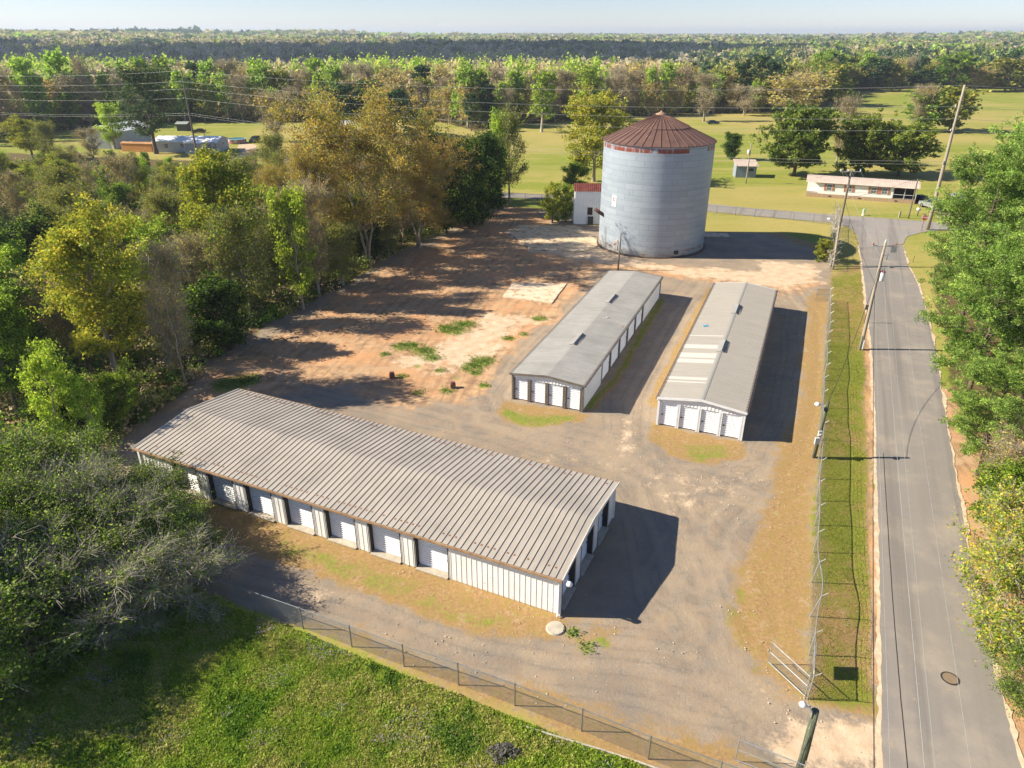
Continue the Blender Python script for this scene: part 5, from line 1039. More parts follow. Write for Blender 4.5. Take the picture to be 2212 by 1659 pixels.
def make_tree(seed, H, Rr, base, kind, nl, sub, tw, leaf, lsize, crad, cols, bark, trunk=.02, el=(15, 60), leader=.9, multi=1, droop=0., twl=.9, twr=.012, dark=.0, up=.3, shell=.0, wob=.05, colmix=.35, aspect=1.0, tiered=False):
    rng = np.random.RandomState(seed); P0 = []; P1 = []; R0 = []; R1 = []; tips = []
    tp0 = []; tp1 = []
    def seg(a, b, r0, r1): P0.append(a); P1.append(b); R0.append(r0); R1.append(r1)
    for s_ in range(multi):
        az = 2 * math.pi * s_ / max(multi, 1) + rng.uniform(0, 1); lean = (0 if multi == 1 else .25) * Rr; top = np.array([math.cos(az) * lean * 1.6, math.sin(az) * lean * 1.6, H * leader * rng.uniform(.85, 1) if multi > 1 else H * leader])
        n = 9; pts = [np.array([math.cos(az) * lean * .15, math.sin(az) * lean * .15, -.3]) if i == 0 else None for i in range(n + 1)]
        for i in range(1, n + 1): t = i / n; pts[i] = np.array([top[0] * t ** 1.3, top[1] * t ** 1.3, top[2] * t]) + rng.normal(size=3) * np.array([1, 1, .2]) * H * wob * .35 * t
        rt = H * trunk / (1 if multi == 1 else multi ** .4)
        for i in range(n): seg(pts[i], pts[i + 1], rt * (1 - i / n * .82) * (1.35 if i == 0 else 1), rt * (1 - (i + 1) / n * .82))
        for k in range(nl // multi):
            if tiered: t = base + (1 - base) * (math.floor(k / 5) / max(1, (nl / multi) // 5)) * .97 + rng.uniform(-.01, .01)
            else: t = base + (1 - base) * ((k + rng.rand()) / (nl / multi)) * .98
            t = min(t, .985); zz = t * H; ii = min(n - 1, int(min(t / leader, .999) * n)); f = min(t / leader, .999) * n - ii; p = pts[ii] * (1 - f) + pts[ii + 1] * f
            a_ = k * 2.4 + rng.uniform(-.5, .5); tt = (t - base) / (1 - base); e = math.radians(el[0] + (el[1] - el[0]) * tt + rng.uniform(-12, 12))
            # length so that the limb ends on the crown envelope
            zt = min(1., tt + .18 * math.sin(e)); ln = max(.12 * Rr, float(env(kind, zt)) * Rr * rng.uniform(.72, 1.12) / max(.45, math.cos(e)))
            ln = min(ln, (H * 1.02 - p[2]) / max(.2, math.sin(max(e, .05)))) if e > .2 else ln
            d = np.array([math.cos(a_) * math.cos(e), math.sin(a_) * math.cos(e), math.sin(e)]); q = p; m_ = 4; r = rt * (1 - ii / n * .82) * .5 * min(1, .3 + ln / Rr * .7); lp = [p]
            for j in range(m_):
                d2 = d + rng.normal(size=3) * .16 + np.array([0, 0, .10 * j - droop * j]); d2 /= np.linalg.norm(d2); q2 = q + d2 * ln / m_; seg(q, q2, r * (1 - j / m_ * .8), r * (1 - (j + 1) / m_ * .8)); q = q2; d = d2; lp.append(q)
            tips.append(q)
            for j in range(sub):
                f = rng.uniform(.25, 1); jj = min(m_ - 1, int(f * m_)); g = f * m_ - jj; b0 = lp[jj] * (1 - g) + lp[jj + 1] * g
                dd = d + rng.normal(size=3) * .75; dd[2] += .15 - droop; dd /= np.linalg.norm(dd); l2 = ln * rng.uniform(.18, .42); b1 = b0 + dd * l2; seg(b0, b1, r * .32, r * .12); tips.append(b1); tips.append((b0 + b1) / 2)
                for _ in range(tw):
                    u_ = rng.uniform(.2, 1); c0 = b0 + (b1 - b0) * u_; e2 = dd + rng.normal(size=3) * .7; e2[2] += .2 - droop; e2 /= np.linalg.norm(e2); tp0.append(c0); tp1.append(c0 + e2 * twl * rng.uniform(.5, 1.2))
    V, F = seg_mesh(P0, P1, R0, R1, 6); 
    if tp0:
        V2, F2 = seg_mesh(tp0, tp1, np.full(len(tp0), twr), np.full(len(tp0), twr * .4), 3); F = np.concatenate([F, F2 + len(V)]); V = np.concatenate([V, V2])
    tm = mesh_np('trunk', V, F, [BARK[bark]], smooth=True)
    cm = None
    if leaf:
        T = np.array(tips); T = T[T[:, 2] > H * base * .6]; k = max(1, leaf // len(T)); N = len(T) * k
        C = np.repeat(T, k, 0); cen = np.array([0, 0, H * (base + 1) / 2])
        o_ = rng.normal(size=(N, 3)); o_ /= np.linalg.norm(o_, axis=1, keepdims=True); o_ *= (rng.rand(N, 1) ** (.33 if shell else .6)) * crad; o_[:, 2] *= .65; o_[:, 2] -= droop * crad * .5 * rng.rand(N)
        sc_ = np.repeat(rng.uniform(.6, 1.3, (len(T), 1)), k, 0); C = C + o_ * sc_
        if tp1: 
            TT = np.array(tp1); pick = rng.randint(0, len(TT), N // 4); C = np.concatenate([C, TT[pick] + rng.normal(size=(N // 4, 3)) * crad * .25])
        V, F = quads(C, lsize, rng, up, aspect); c = np.array([lin(h) for h in cols]); ci = np.repeat(rng.randint(0, len(cols), len(T)), k); ci = np.concatenate([ci, rng.randint(0, len(cols), len(C) - N)])
        cc = c[ci]; alt = c[rng.randint(0, len(cols), len(C))]; mx = (rng.rand(len(C), 1) < colmix); cc = np.where(mx, alt, cc) * rng.uniform(.82, 1.18, (len(C), 1)); tb = np.repeat(rng.uniform(.72, 1.3, len(T)), k); cc[:N] *= tb[:, None]
        cm = mesh_np('crown', V, F, [LEAF], cols=cc)
    return tm, cm, H, Rr
G_BRIGHT = ['#869a30', '#95a838', '#748a28', '#a3ae44']; G_MID = ['#55681f', '#667826', '#74842c', '#48581b']; G_DARK = ['#2b3d18', '#34491c', '#263516', '#435a22']
ORANGE = ['#9c8038', '#a68a3c', '#8c7c38', '#968a3e', '#7d7c38', '#857f3a']; YGREEN = ['#8a8f2a', '#9c9a30', '#727f26', '#a8a03a']; OLIVE = ['#6b6a2c', '#7d7833', '#5a5f28', '#8a8038']
TANB = ['#a08658', '#b0945f', '#8f7c50', '#b09c5f']; PINK = ['#a0946a', '#ab9e74', '#8f9048']; PINE = ['#3f5a26', '#4d6c2c', '#5d7b34', '#33491f']; PINEL = ['#66803a', '#7e9642', '#94a84e', '#506a2e']
PT = {}
def proto(key, n, **k):
    for i in range(n): PT.setdefault(key, []).append(make_tree(seed=hash_(key) + i, **k))
def hash_(s_): return sum((i + 1) * ord(c) for i, c in enumerate(s_)) % 5000
# close-range kinds (thicket, hedge line, roadside)
proto('green', 3, H=11, Rr=3.6, base=.18, kind='egg', nl=34, sub=7, tw=2, leaf=19000, lsize=0.21, crad=.85, cols=G_MID + G_BRIGHT[:1], bark='grey', el=(5, 60))
proto('bright', 3, H=10, Rr=2.6, base=.15, kind='egg', nl=24, sub=7, tw=2, leaf=9500, lsize=0.21, crad=.7, cols=G_BRIGHT, bark='grey', el=(15, 65))
proto('dark', 3, H=9, Rr=3.4, base=.08, kind='egg', nl=40, sub=6, tw=1, leaf=20000, lsize=0.22, crad=.95, cols=G_DARK + G_MID[:2], bark='brown', el=(5, 60))
proto('orange', 2, H=19, Rr=7.6, base=.2, kind='round', nl=34, sub=15, tw=6, leaf=36000, lsize=0.2, crad=1.0, cols=ORANGE, bark='grey', el=(20, 70), multi=3, trunk=.016, twl=1.6, twr=.022, leader=.8)
proto('yellow', 2, H=14, Rr=3.6, base=.22, kind='egg', nl=32, sub=10, tw=3, leaf=26000, lsize=0.19, crad=.85, cols=YGREEN + G_MID[2:3], bark='grey', el=(15, 65))
proto('olive', 3, H=12, Rr=3.8, base=.2, kind='egg', nl=30, sub=10, tw=6, leaf=13000, lsize=0.18, crad=.95, cols=OLIVE + G_MID[1:3], bark='grey', el=(15, 68), twr=.016, twl=1.2)
proto('bare', 4, H=11, Rr=3.8, base=.15, kind='vase', nl=30, sub=13, tw=7, leaf=5200, lsize=.15, crad=.8, cols=TANB + ['#8a8f3a', '#9aa048'], bark='grey', el=(35, 75), multi=2, twr=.018, twl=1.4)
proto('pinkbare', 2, H=9, Rr=3.6, base=.12, kind='round', nl=34, sub=14, tw=7, leaf=5000, lsize=.16, crad=.8, cols=PINK, bark='pink', el=(30, 75), multi=3, twr=.018, twl=1.3)
proto('vine', 2, H=7.5, Rr=4.2, base=.05, kind='round', nl=44, sub=10, tw=6, leaf=20000, lsize=.14, crad=.8, cols=['#566e20', '#6d8428', '#475f1c', '#839242', '#3a5019'], bark='grey', el=(0, 75), multi=3, twr=.011, twl=1.2, droop=.02)
proto('brush', 2, H=6.5, Rr=4.0, base=.08, kind='round', nl=40, sub=12, tw=6, leaf=5000, lsize=.14, crad=.45, cols=['#7a8a34', '#8a9444', '#5d6d2a', '#4a5a22'], bark='pale', el=(-10, 75), multi=4, twr=.014, twl=1.3, droop=.04)
proto('cedar', 3, H=11.5, Rr=6.0, base=.12, kind='egg', nl=60, sub=9, tw=1, leaf=26000, lsize=0.3, crad=.75, cols=['#66752a', '#77832f', '#55672a', '#84893a', '#43551f'], bark='brown', el=(5, 62), trunk=.028, up=.1, aspect=1.3)
proto('holly', 2, H=6, Rr=1.9, base=.05, kind='egg', nl=46, sub=6, tw=0, leaf=13000, lsize=0.15, crad=.42, cols=['#6f8030', '#909432', '#5a6f25', '#a3a040'], bark='brown', el=(10, 70))
proto('pine', 3, H=17, Rr=5.4, base=.25, kind='egg', nl=50, sub=11, tw=3, leaf=62000, lsize=.24, crad=.5, cols=PINEL, bark='brown', el=(-8, 45), trunk=.014, twl=.7, twr=.02, aspect=.28, up=0., shell=1)
proto('goldbush', 2, H=7, Rr=3.4, base=.08, kind='round', nl=46, sub=9, tw=6, leaf=15000, lsize=.15, crad=.75, cols=['#a39c3a', '#aa9e44', '#82923a', '#74882f', '#a8923e', '#688030'], bark='pale', el=(0, 75), multi=3, twl=1.0, twr=.015)
proto('goldoak', 1, H=16, Rr=6.5, base=.16, kind='round', nl=46, sub=12, tw=2, leaf=22000, lsize=.32, crad=.95, cols=['#9a9a38', '#a8a43e', '#868e32', '#988c34', '#6b7a2c'], bark='grey', el=(10, 65), trunk=.02, aspect=1.0)
# far kinds
proto('f_poplar', 3, H=20, Rr=4.2, base=.2, kind='egg', nl=26, sub=5, tw=2, leaf=1500, lsize=.85, crad=1.2, cols=['#7a9430', '#8a9f38', '#98aa44', '#6c8628'], bark='pale', el=(25, 70), twl=2, twr=.05)
proto('f_tan', 3, H=17, Rr=5.0, base=.15, kind='round', nl=26, sub=7, tw=5, leaf=1100, lsize=.75, crad=1.4, cols=['#a89a54', '#b0a35c', '#9a8c50', '#8f9044', '#a58a4a'], bark='pink', el=(25, 70), multi=2, twl=2.2, twr=.045)
proto('f_bare', 3, H=18, Rr=4.8, base=.15, kind='vase', nl=26, sub=9, tw=8, leaf=350, lsize=.5, crad=1.2, cols=PINK, bark='pink', el=(35, 75), multi=2, twl=2.2, twr=.04)
proto('f_oak', 3, H=15, Rr=6.0, base=.1, kind='round', nl=34, sub=6, tw=1, leaf=2300, lsize=.8, crad=1.3, cols=['#7f7f34', '#8c8438', '#6b7430', '#5c6a2c'], bark='grey', el=(10, 65), twl=1.5, twr=.04)
proto('f_pine', 3, H=20, Rr=4.6, base=.35, kind='egg', nl=30, sub=5, tw=0, leaf=2000, lsize=.8, crad=1.1, cols=['#33462a', '#3d5230', '#2c3d26', '#48602f'], bark='brown', el=(0, 45), trunk=.014)
proto('f_green', 2, H=14, Rr=5.5, base=.08, kind='round', nl=34, sub=6, tw=0, leaf=2300, lsize=.8, crad=1.3, cols=['#566f24', '#667d2c', '#768a32', '#485f20'], bark='brown', el=(5, 65))
proto('big_pine', 1, H=21, Rr=7.0, base=.22, kind='egg', nl=34, sub=9, tw=2, leaf=9000, lsize=.5, crad=.95, cols=['#33462a', '#3f5430', '#4b6035', '#5a6238'], bark='brown', el=(-5, 50), trunk=.02, aspect=.6, twl=1.5, twr=.03)
KIND = {'green': ('broadleaf_tree', 'tree'), 'bright': ('young_tree', 'tree'), 'dark': ('evergreen_tree', 'tree'), 'orange': ('oak_tree', 'tree'), 'yellow': ('oak_tree', 'tree'), 'olive': ('budding_tree', 'tree'), 'bare': ('bare_tree', 'tree'), 'pinkbare': ('bare_tree', 'tree'),
        'vine': ('bush', 'bush'), 'brush': ('bare_bush', 'bush'), 'cedar': ('cedar_tree', 'tree'), 'holly': ('bush', 'bush'), 'pine': ('pine_tree', 'pine tree'), 'goldbush': ('bush', 'bush'), 'goldoak': ('oak_tree', 'tree'), 'f_poplar': ('poplar_tree', 'tree'), 'f_tan': ('budding_tree', 'tree'), 'f_bare': ('bare_tree', 'tree'), 'f_oak': ('oak_tree', 'tree'), 'f_pine': ('pine_tree', 'pine tree'), 'f_green': ('broadleaf_tree', 'tree'), 'big_pine': ('pine_tree', 'pine tree')}
TR = random.Random(2026); NTREE = 0; TREES = []
def tree(kind, x_, y_, h, r=None, label='', group=None, rot=None, v=None, zoff=0.):
    global NTREE
    ps_ = PT[kind]; tm, cm, H, Rr = ps_[v if v is not None else TR.randrange(len(ps_))]
    t = thing(KIND[kind][0], label, KIND[kind][1], (x_, y_, float(terrain(x_, y_)) + zoff), TR.uniform(0, 6.28) if rot is None else rot, group)
    sz = h / H; sr = sz if r is None else r / Rr; t.scale = (sr, sr, sz)
    link('trunk', tm, t)
    if cm is not None: link('crown', cm, t)
    NTREE += 1; TREES.append((t, kind, x_, y_)); return t
def tree_px(kind, ub, vb, vt, wd, label, **k):
    """a tree surveyed from its foot, top and spread"""
    p = at(ub, vb); kk = -(vt - 829.5) / FPX; dz = (kk * p.y * _c - p.y * _s) / (_c + kk * _s); h = CAM_H + dz
    depth = p.y * _c + (CAM_H - h / 2) * _s; return tree(kind, p.x, p.y, h, wd / FPX * depth / 2, label, **k)
# -- single trees one can tell apart
tree_px('orange', 795, 572, 248, 270, 'big orange-budding oak with pale limbs standing over the shaded bare soil', v=0, rot=1.0)
tree_px('orange', 905, 535, 320, 190, 'orange-tinged oak just right of the biggest one in the hedge line', v=1)
tree_px('orange', 700, 600, 350, 150, 'thin orange-brown budding tree left of the biggest oak', v=1, rot=2.5)
tree_px('dark', 1010, 490, 315, 110, 'dark evergreen in the hedge line between the orange oak and the far corner', v=0)
tree_px('dark', 1055, 465, 305, 85, 'narrow dark evergreen near the far corner of the hedge line', v=1)
tree_px('dark', 965, 505, 310, 100, 'dark evergreen with yellow top beside the orange-tinged oak', v=2)
tree_px('olive', 1100, 440, 255, 75, 'loose tree with dark hanging clumps at the far end of the hedge line', v=0)
tree_px('bright', 1078, 440, 258, 45, 'slim bright green tree at the far end of the hedge line', v=1)
tree_px('yellow', 505, 655, 350, 170, 'tall yellow-green oak rising at the middle of the thicket', v=0)
tree_px('yellow', 262, 842, 492, 205, 'broad yellow-green oak left of the cream building, high above the thicket', v=1)
tree_px('bright', 655, 668, 415, 85, 'bright green young tree at the thicket edge above the shaded track', v=0)
tree_px('bare', 690, 640, 420, 110, 'tall bare grey tree leaning at the thicket edge', v=0)
tree_px('olive', 542, 700, 470, 140, 'half-leafed tree on the thicket edge left of the bare leaning one', v=1)
tree_px('bare', 400, 830, 560, 130, 'bare multi-stemmed tree at the thicket edge above the cream roof', v=1)
tree_px('bright', 150, 985, 770, 85, 'fresh green sapling low in the thicket left of the cream roof', v=1)
tree_px('bright', 215, 975, 825, 70, 'fresh green sapling just behind the broad yellow-green oak', v=0)
tree_px('bright', 249, 322, 226, 58, 'bright green tree at the left end of the white metal barn', v=0)
tree_px('bare', 205, 350, 285, 60, 'bare grey tree left of the white barn', v=3)
tree_px('yellow', 72, 345, 262, 75, 'rounded yellow-green tree near the left edge, left of the white barn', v=1)
tree_px('big_pine', 338, 332, 148, 150, 'tall dark spreading pine before the white barn and mobile home')
tree_px('goldoak', 1282, 392, 226, 150, 'large golden-green tree standing beside the silo', v=0, rot=.4)
tree_px('cedar', 1715, 380, 252, 150, 'big dark cedar on the lawn between the blue-grey shed and the mobile home', v=1)
tree_px('cedar', 1850, 378, 270, 125, 'left of the two touching dark cedars behind the mobile home', v=2)
tree_px('cedar', 1940, 380, 283, 135, 'right of the two touching dark cedars behind the mobile home', v=0, rot=2.)
tree_px('bare', 1805, 355, 225, 60, 'slender leafless pale tree between the dark cedars', v=2)
tree_px('bare', 1978, 285, 195, 60, 'pale leafless tree in front of the rounded field thicket', v=3)
tree_px('dark', 1578, 345, 293, 44, 'small round lollipop tree alone on the field beyond the silo', v=1)
tree_px('f_green', 1990, 283, 205, 95, 'left half of the rounded green thicket out on the field'); tree_px('f_oak', 2050, 283, 200, 100, 'rounded olive-green tree mass on the field behind the pale pole')
tree_px('holly', 1193, 480, 400, 50, 'yellow-green conical bush at the corner of the white silo shed', v=0)
tree_px('holly', 1222, 478, 402, 40, 'narrow olive bush against the wall of the white silo shed', v=1)
tree_px('green', 1240, 437, 360, 60, 'leafy green shrub growing behind the red-roofed silo shed', v=0)
tree_px('holly', 1779, 566, 520, 46, 'round green holly bush beside the overgrown fence', v=0, rot=3.)
tree_px('bare', 600, 306, 210, 90, 'dark bare tree alone on the far left lawn', v=0)
tree_px('f_pine', 745, 292, 182, 85, 'left of the dark pines standing behind the big orange oak', v=0); tree_px('f_pine', 800, 290, 172, 85, 'middle of the dark pines standing behind the big orange oak', v=1); tree_px('f_pine', 855, 295, 195, 80, 'right of the dark pines standing behind the big orange oak', v=2)
tree_px('f_pine', 905, 330, 235, 80, 'lower dark pine above the right shoulder of the big orange oak', v=0)
tree_px('f_poplar', 1170, 285, 160, 62, 'single bright green poplar in front of the far wood, left of the silo'); tree_px('f_poplar', 1022, 262, 168, 50, 'bright green poplar at the far wood edge behind the hedge corner')
tree_px('f_poplar', 1270, 262, 145, 60, 'tall bright green poplar in the far wood, left of the silo roof'); tree_px('f_poplar', 1400, 250, 150, 36, 'slim bright green poplar in the far wood above the silo roof')
tree_px('f_bare', 1520, 262, 170, 60, 'leafless grey tree on the field edge right of the silo roof'); tree_px('f_bare', 1607, 250, 190, 60, 'pale leafless tree at the edge of the field, left of the tan oaks')
tree_px('f_tan', 1700, 250, 170, 90, 'tan budding tree at the forward tip of the wood beyond the dark cedar'); tree_px('f_tan', 1745, 245, 165, 80, 'tan budding tree just right of its twin at the tip of the wood'); tree_px('f_oak', 1790, 228, 150, 100, 'large brown-green oak at the corner where the wood meets the field')
for k, (u, vt, w_, kd, lb) in enumerate([(1832, 150, 60, 'f_oak', 'first'), (1885, 125, 70, 'f_pine', 'second'), (1925, 145, 60, 'f_oak', 'third'), (1985, 150, 70, 'f_pine', 'fourth'), (2050, 125, 90, 'f_green', 'fifth'), (2105, 150, 70, 'f_tan', 'sixth'), (2170, 135, 100, 'f_oak', 'seventh'), (2235, 140, 90, 'f_oak', 'eighth')]):
    tree_px(kd, u, 197, vt, w_, lb + ' large tree counted rightward along the back edge of the far right field')
# -- roadside pines and bushes on the right
for (x_, y_, h, r, kd, v_, lb) in [(65.5, 91, 17.5, 5.2, 'pine', 0, 'pine overhanging the street beyond the dark wire shadow, near the junction'), (52.0, 74, 19.0, 6.0, 'pine', 1, 'big bright pine standing beside the middle of the street'), (58, 77, 22, 6.6, 'pine', 2, 'tallest roadside pine, set back behind the big bright one'), (42.4, 56, 15.0, 5.2, 'pine', 2, 'pine spreading over the street edge above the curved wire shadow'), (49, 58, 19, 6.0, 'pine', 0, 'outer roadside pine behind the spreading one'), (37.5, 45.5, 9.2, 3.8, 'pine', 1, 'nearest and lowest of the roadside pines'),
                                   (87, 116, 13, 4.6, 'pine', 1, 'pine shading the parked cars by the mobile home'), (77, 104, 15, 4.6, 'pine', 2, 'pine standing well right of the tall pale pole'), (72, 95, 20, 6.0, 'pine', 1, 'pine behind the one overhanging the street near the junction')]:
    tree(kd, x_ - (2.2 if y_ < 80 else 1.6), y_, h, r, lb, v=v_)
for (x_, y_, h, r, kd, v_, lb) in [(34.0, 40.5, 5.6, 2.9, 'bare', 0, 'grey leafless bush beside the street below the pines'), (32.2, 37.6, 5.2, 2.6, 'green', 0, 'green and gold bush at the street edge below the lowest pine'), (29.8, 33.4, 5.4, 2.9, 'goldbush', 0, 'olive-gold bush leaning over the street below the leafless one'), (26.6, 28.3, 5.4, 2.8, 'goldbush', 1, 'golden-leaved bush reaching over the street near the manhole'), (25.6, 25.0, 3.6, 2.1, 'vine', 0, 'low green bush at the street edge right of the manhole'), (33, 31, 7.5, 3.6, 'green', 1, 'green tree behind the golden bushes across the street'), (38, 38, 8, 3.6, 'green', 2, 'leafy tree standing behind the leafless roadside bush'), (36.5, 42.5, 5, 2.6, 'vine', 1, 'green bush under the nearest pine'), (43, 46, 9, 4, 'olive', 0, 'half-leafed tree set back from the street behind the pines'), (24.3, 19.8, 3.0, 2.0, 'goldbush', 0, 'small gold-green bush at the lowest corner of the street')]:
    tree(kd, x_, y_, h, r, lb, v=v_)
# -- the vine tangle at the left of the cream building
for (u, v, h, r, kd, v_, lb) in [(300, 1150, 3.8, 2.8, 'vine', 0, 'vine-covered green bush smothering the left end of the cream building'), (190, 1120, 5.0, 3.6, 'vine', 1, 'large leafy bush left of the cream roof'), (392, 1195, 3.1, 2.7, 'vine', 0, 'low vine mound against the leftmost door bay'), (352, 1120, 3.3, 2.6, 'vine', 1, 'vine-clad shrub against the left corner of the cream wall'), (358, 1230, 3.8, 2.8, 'vine', 1, 'leafy vine mound at the left end of the door row'), (405, 1300, 3.4, 3.0, 'brush', 0, 'tangle of bare grey branches at the fence end below the cream building'), (290, 1345, 4.2, 3.6, 'brush', 1, 'tangle of bare branches spilling over the rough grass'), (200, 1290, 5.0, 4.0, 'vine', 0, 'green vine-covered bush behind the tangle of bare branches'), (110, 1360, 5.0, 4.0, 'brush', 0, 'bare-stemmed bush on the left edge above the rough grass'), (60, 1430, 5.2, 3.8, 'vine', 0, 'dark green bush at the left edge of the rough grass'), (80, 1160, 6.2, 4.2, 'vine', 1, 'leafy bush on the left edge level with the cream roof'), (300, 1225, 4.8, 2.8, 'brush', 1, 'pale bare branches standing up through the vine-covered bush'), (-60, 1500, 5.6, 4.0, 'vine', 0, 'dark bush at the very lower left shading the grass'), (-120, 1380, 7.5, 4.4, 'dark', 0, 'dark evergreen at the left edge casting the long grass shadow'), (90, 1260, 5.8, 3.8, 'vine', 0, 'leafy bush between the left edge and the bare-stemmed bush'), (210, 1200, 5.6, 3.2, 'brush', 0, 'bare twiggy bush in front of the large leafy one')]:
    p = at(u, v); tree(kd, p.x, p.y, h, r, lb, v=v_)
# -- the thicket: every tree a thing, placed where there is room
TH = [(p.x, p.y) for p in D((1085, 440), (1000, 478), (900, 525), (800, 580), (700, 645), (600, 690), (480, 768), (400, 845), (330, 905), (262, 950), (180, 1030), (0, 1060), (-500, 1150), (-700, 700), (-300, 420), (0, 350), (200, 352), (350, 362), (520, 366), (650, 390), (900, 410), (1080, 428))]
def inside(px, py, poly):
    c = False; n = len(poly)
    for i in range(n):
        (x1, y1), (x2, y2) = poly[i], poly[(i + 1) % n]
        if (y1 > py) != (y2 > py) and px < x1 + (py - y1) / (y2 - y1) * (x2 - x1): c = not c
    return c
CL = [(p.x, p.y) for p in D((-80, 575), (0, 495), (125, 495), (160, 530), (150, 575), (60, 600))]
placed = [(o.location.x, o.location.y) for o in bpy.data.objects if o.get('category') in ('tree', 'bush', 'pine tree') and not o.parent]
bnd = TH[:10]; CW = {'green': 'leafy green', 'bright': 'fresh light green', 'dark': 'dark evergreen', 'yellow': 'yellow-green', 'olive': 'half-leafed olive', 'bare': 'leafless grey', 'pinkbare': 'leafless pinkish-grey', 'orange': 'orange-budding'}
def dseg(px, py, pl):
    d = 1e9
    for i in range(len(pl) - 1):
        ax, ay = pl[i]; bx, by = pl[i + 1]; t = max(0, min(1, ((px - ax) * (bx - ax) + (py - ay) * (by - ay)) / ((bx - ax) ** 2 + (by - ay) ** 2 + 1e-9))); d = min(d, math.hypot(px - ax - t * (bx - ax), py - ay - t * (by - ay)))
    return d
rt_ = random.Random(41); cnt = 0; tries = 0
while cnt < 175 and tries < 30000:
    tries += 1; yy = rt_.uniform(45, 200); xx = rt_.uniform(-160, 0)
    if not inside(xx, yy, TH) or inside(xx, yy, CL) or abs(xx) > .76 * yy + 8: continue
    de = dseg(xx, yy, bnd); mind = 4.2 if de < 7 else 5.4 + max(0, (yy - 70)) * .025
    if any((xx - a) ** 2 + (yy - b) ** 2 < mind ** 2 for a, b in placed): continue
    placed.append((xx, yy)); cnt += 1; r_ = rt_.random()
    if de < 7 and yy < 112: kd = rt_.choices(['dark', 'green', 'olive', 'bright', 'bare'], [3, 5, 5, 2, 1.5])[0]; h = rt_.uniform(5, 9.5)
    elif yy > 110 and xx > -45: kd = rt_.choices(['bare', 'pinkbare', 'olive', 'orange', 'bright'], [3, 2, 4, .9, 1.6])[0]; h = rt_.uniform(6, 10)
    else: kd = rt_.choices(['bare', 'pinkbare', 'olive', 'green', 'bright', 'dark', 'yellow'], [2.2, 1.2, 6, 4, 2.4, 1.0, 2.2])[0]; h = rt_.uniform(6, 10.5)
    if -118 < xx < -55 and yy > 150: h *= .55
    if 36 < yy < 60: h = min(h, 2.4 + .55 * (-29 - xx)); h = max(h, 1.8)
    if kd == 'orange': h *= 1.25
    wh = 'along the ragged edge above the bare soil' if de < 7 else ('in the middle of the thicket' if yy < 110 else 'in the back of the thicket below the far lawn')
    sz = 'tall' if h > 8.5 else ('low' if h < 6.5 else 'medium')
    tree(kd, xx, yy, h, h * rt_.uniform(.30, .44) * (1.15 if kd in ('dark', 'pinkbare') else 1), f'{sz} {CW[kd]} tree {wh}', group=f'{sz} {CW[kd]} trees {wh}')
# -- front ranks of the far wood
TLN = D((-120, 318), (0, 300), (180, 275), (380, 262), (500, 262), (640, 262), (900, 262), (960, 262), (1030, 282), (1120, 268), (1200, 262), (1330, 254), (1500, 245), (1600, 244), (1700, 238), (1770, 225), (1800, 200), (1900, 190), (2050, 190), (2280, 195))
f_, Lt = along([(p.x, p.y) for p in TLN]); s_ = 0; row = 0; FC = {'f_poplar': 'light green poplar', 'f_tan': 'tan budding tree', 'f_bare': 'leafless pinkish-grey tree', 'f_oak': 'brown-green oak', 'f_pine': 'dark pine', 'f_green': 'rounded green tree'}
def wood_kind(ang, rr_):
    if ang < -.35: w_ = [5, 2.0, 4.0, .8, .8, .4]
    elif ang < -.05: w_ = [2, 4, 3, 1.6, .7, .3]
    elif ang < .22: w_ = [1.4, 5, 4.4, 1.5, .4, .3]
    elif ang < .42: w_ = [1.4, 2.0, .8, 5, 1.8, 1.4]
    else: w_ = [1, 1.5, .7, 3, 3, 2.0]
    return rr_.choices(['f_poplar', 'f_tan', 'f_bare', 'f_oak', 'f_pine', 'f_green'], w_)[0]
for row, (offy, sp) in enumerate(((0, 7.2), (8, 8.0), (18, 9))):
    s_ = rt_.uniform(0, 5)
    while s_ < Lt:
        p, nn = f_(s_); s_ += sp * rt_.uniform(.7, 1.3); xx = p.x + rt_.uniform(-2, 2); yy = p.y + offy + rt_.uniform(-3, 3); ang = xx / yy
        if abs(ang) > .78: continue
        kd = wood_kind(ang, rt_); h = {'f_poplar': 18, 'f_tan': 15, 'f_bare': 15.5, 'f_oak': 14, 'f_pine': 18.5, 'f_green': 13}[kd] * rt_.uniform(.8, 1.15) * (1 + .1 * row) * (.88 if ang > -.35 else 1)
        if row == 0: h *= .9
        sec = 'behind the far left homestead' if ang < -.3 else ('behind the big orange oak' if ang < -.08 else ('left of the silo roof' if ang < .13 else ('right of the silo roof' if ang < .42 else 'beyond the far right field')))
        rw = ('front edge', 'second rank', 'third rank')[row]
        tree(kd, xx, yy, h, None, f'{FC[kd]} in the {rw} of the far wood, {sec}', group=f'{FC[kd]}s, {rw} of the wood {sec}')
print('TREES', NTREE)
SHORT = {'green': 'leafy tree', 'bright': 'fresh sapling', 'dark': 'evergreen', 'yellow': 'yellow oak', 'olive': 'budding tree', 'bare': 'grey snag', 'pinkbare': 'pinkish tree', 'orange': 'orange oak', 'vine': 'vine bush', 'brush': 'twiggy bush', 'cedar': 'cedar', 'holly': 'bush', 'pine': 'pine', 'goldbush': 'gold bush', 'f_poplar': 'poplar', 'f_tan': 'tan tree', 'f_bare': 'bare tree', 'f_oak': 'brown oak', 'f_pine': 'dark pine', 'f_green': 'green tree', 'big_pine': 'tall pine', 'goldoak': 'golden tree'}
cnt_ = {}; used = set()
for o, kd, xx, yy in TREES: cnt_[o['label']] = cnt_.get(o['label'], 0) + 1
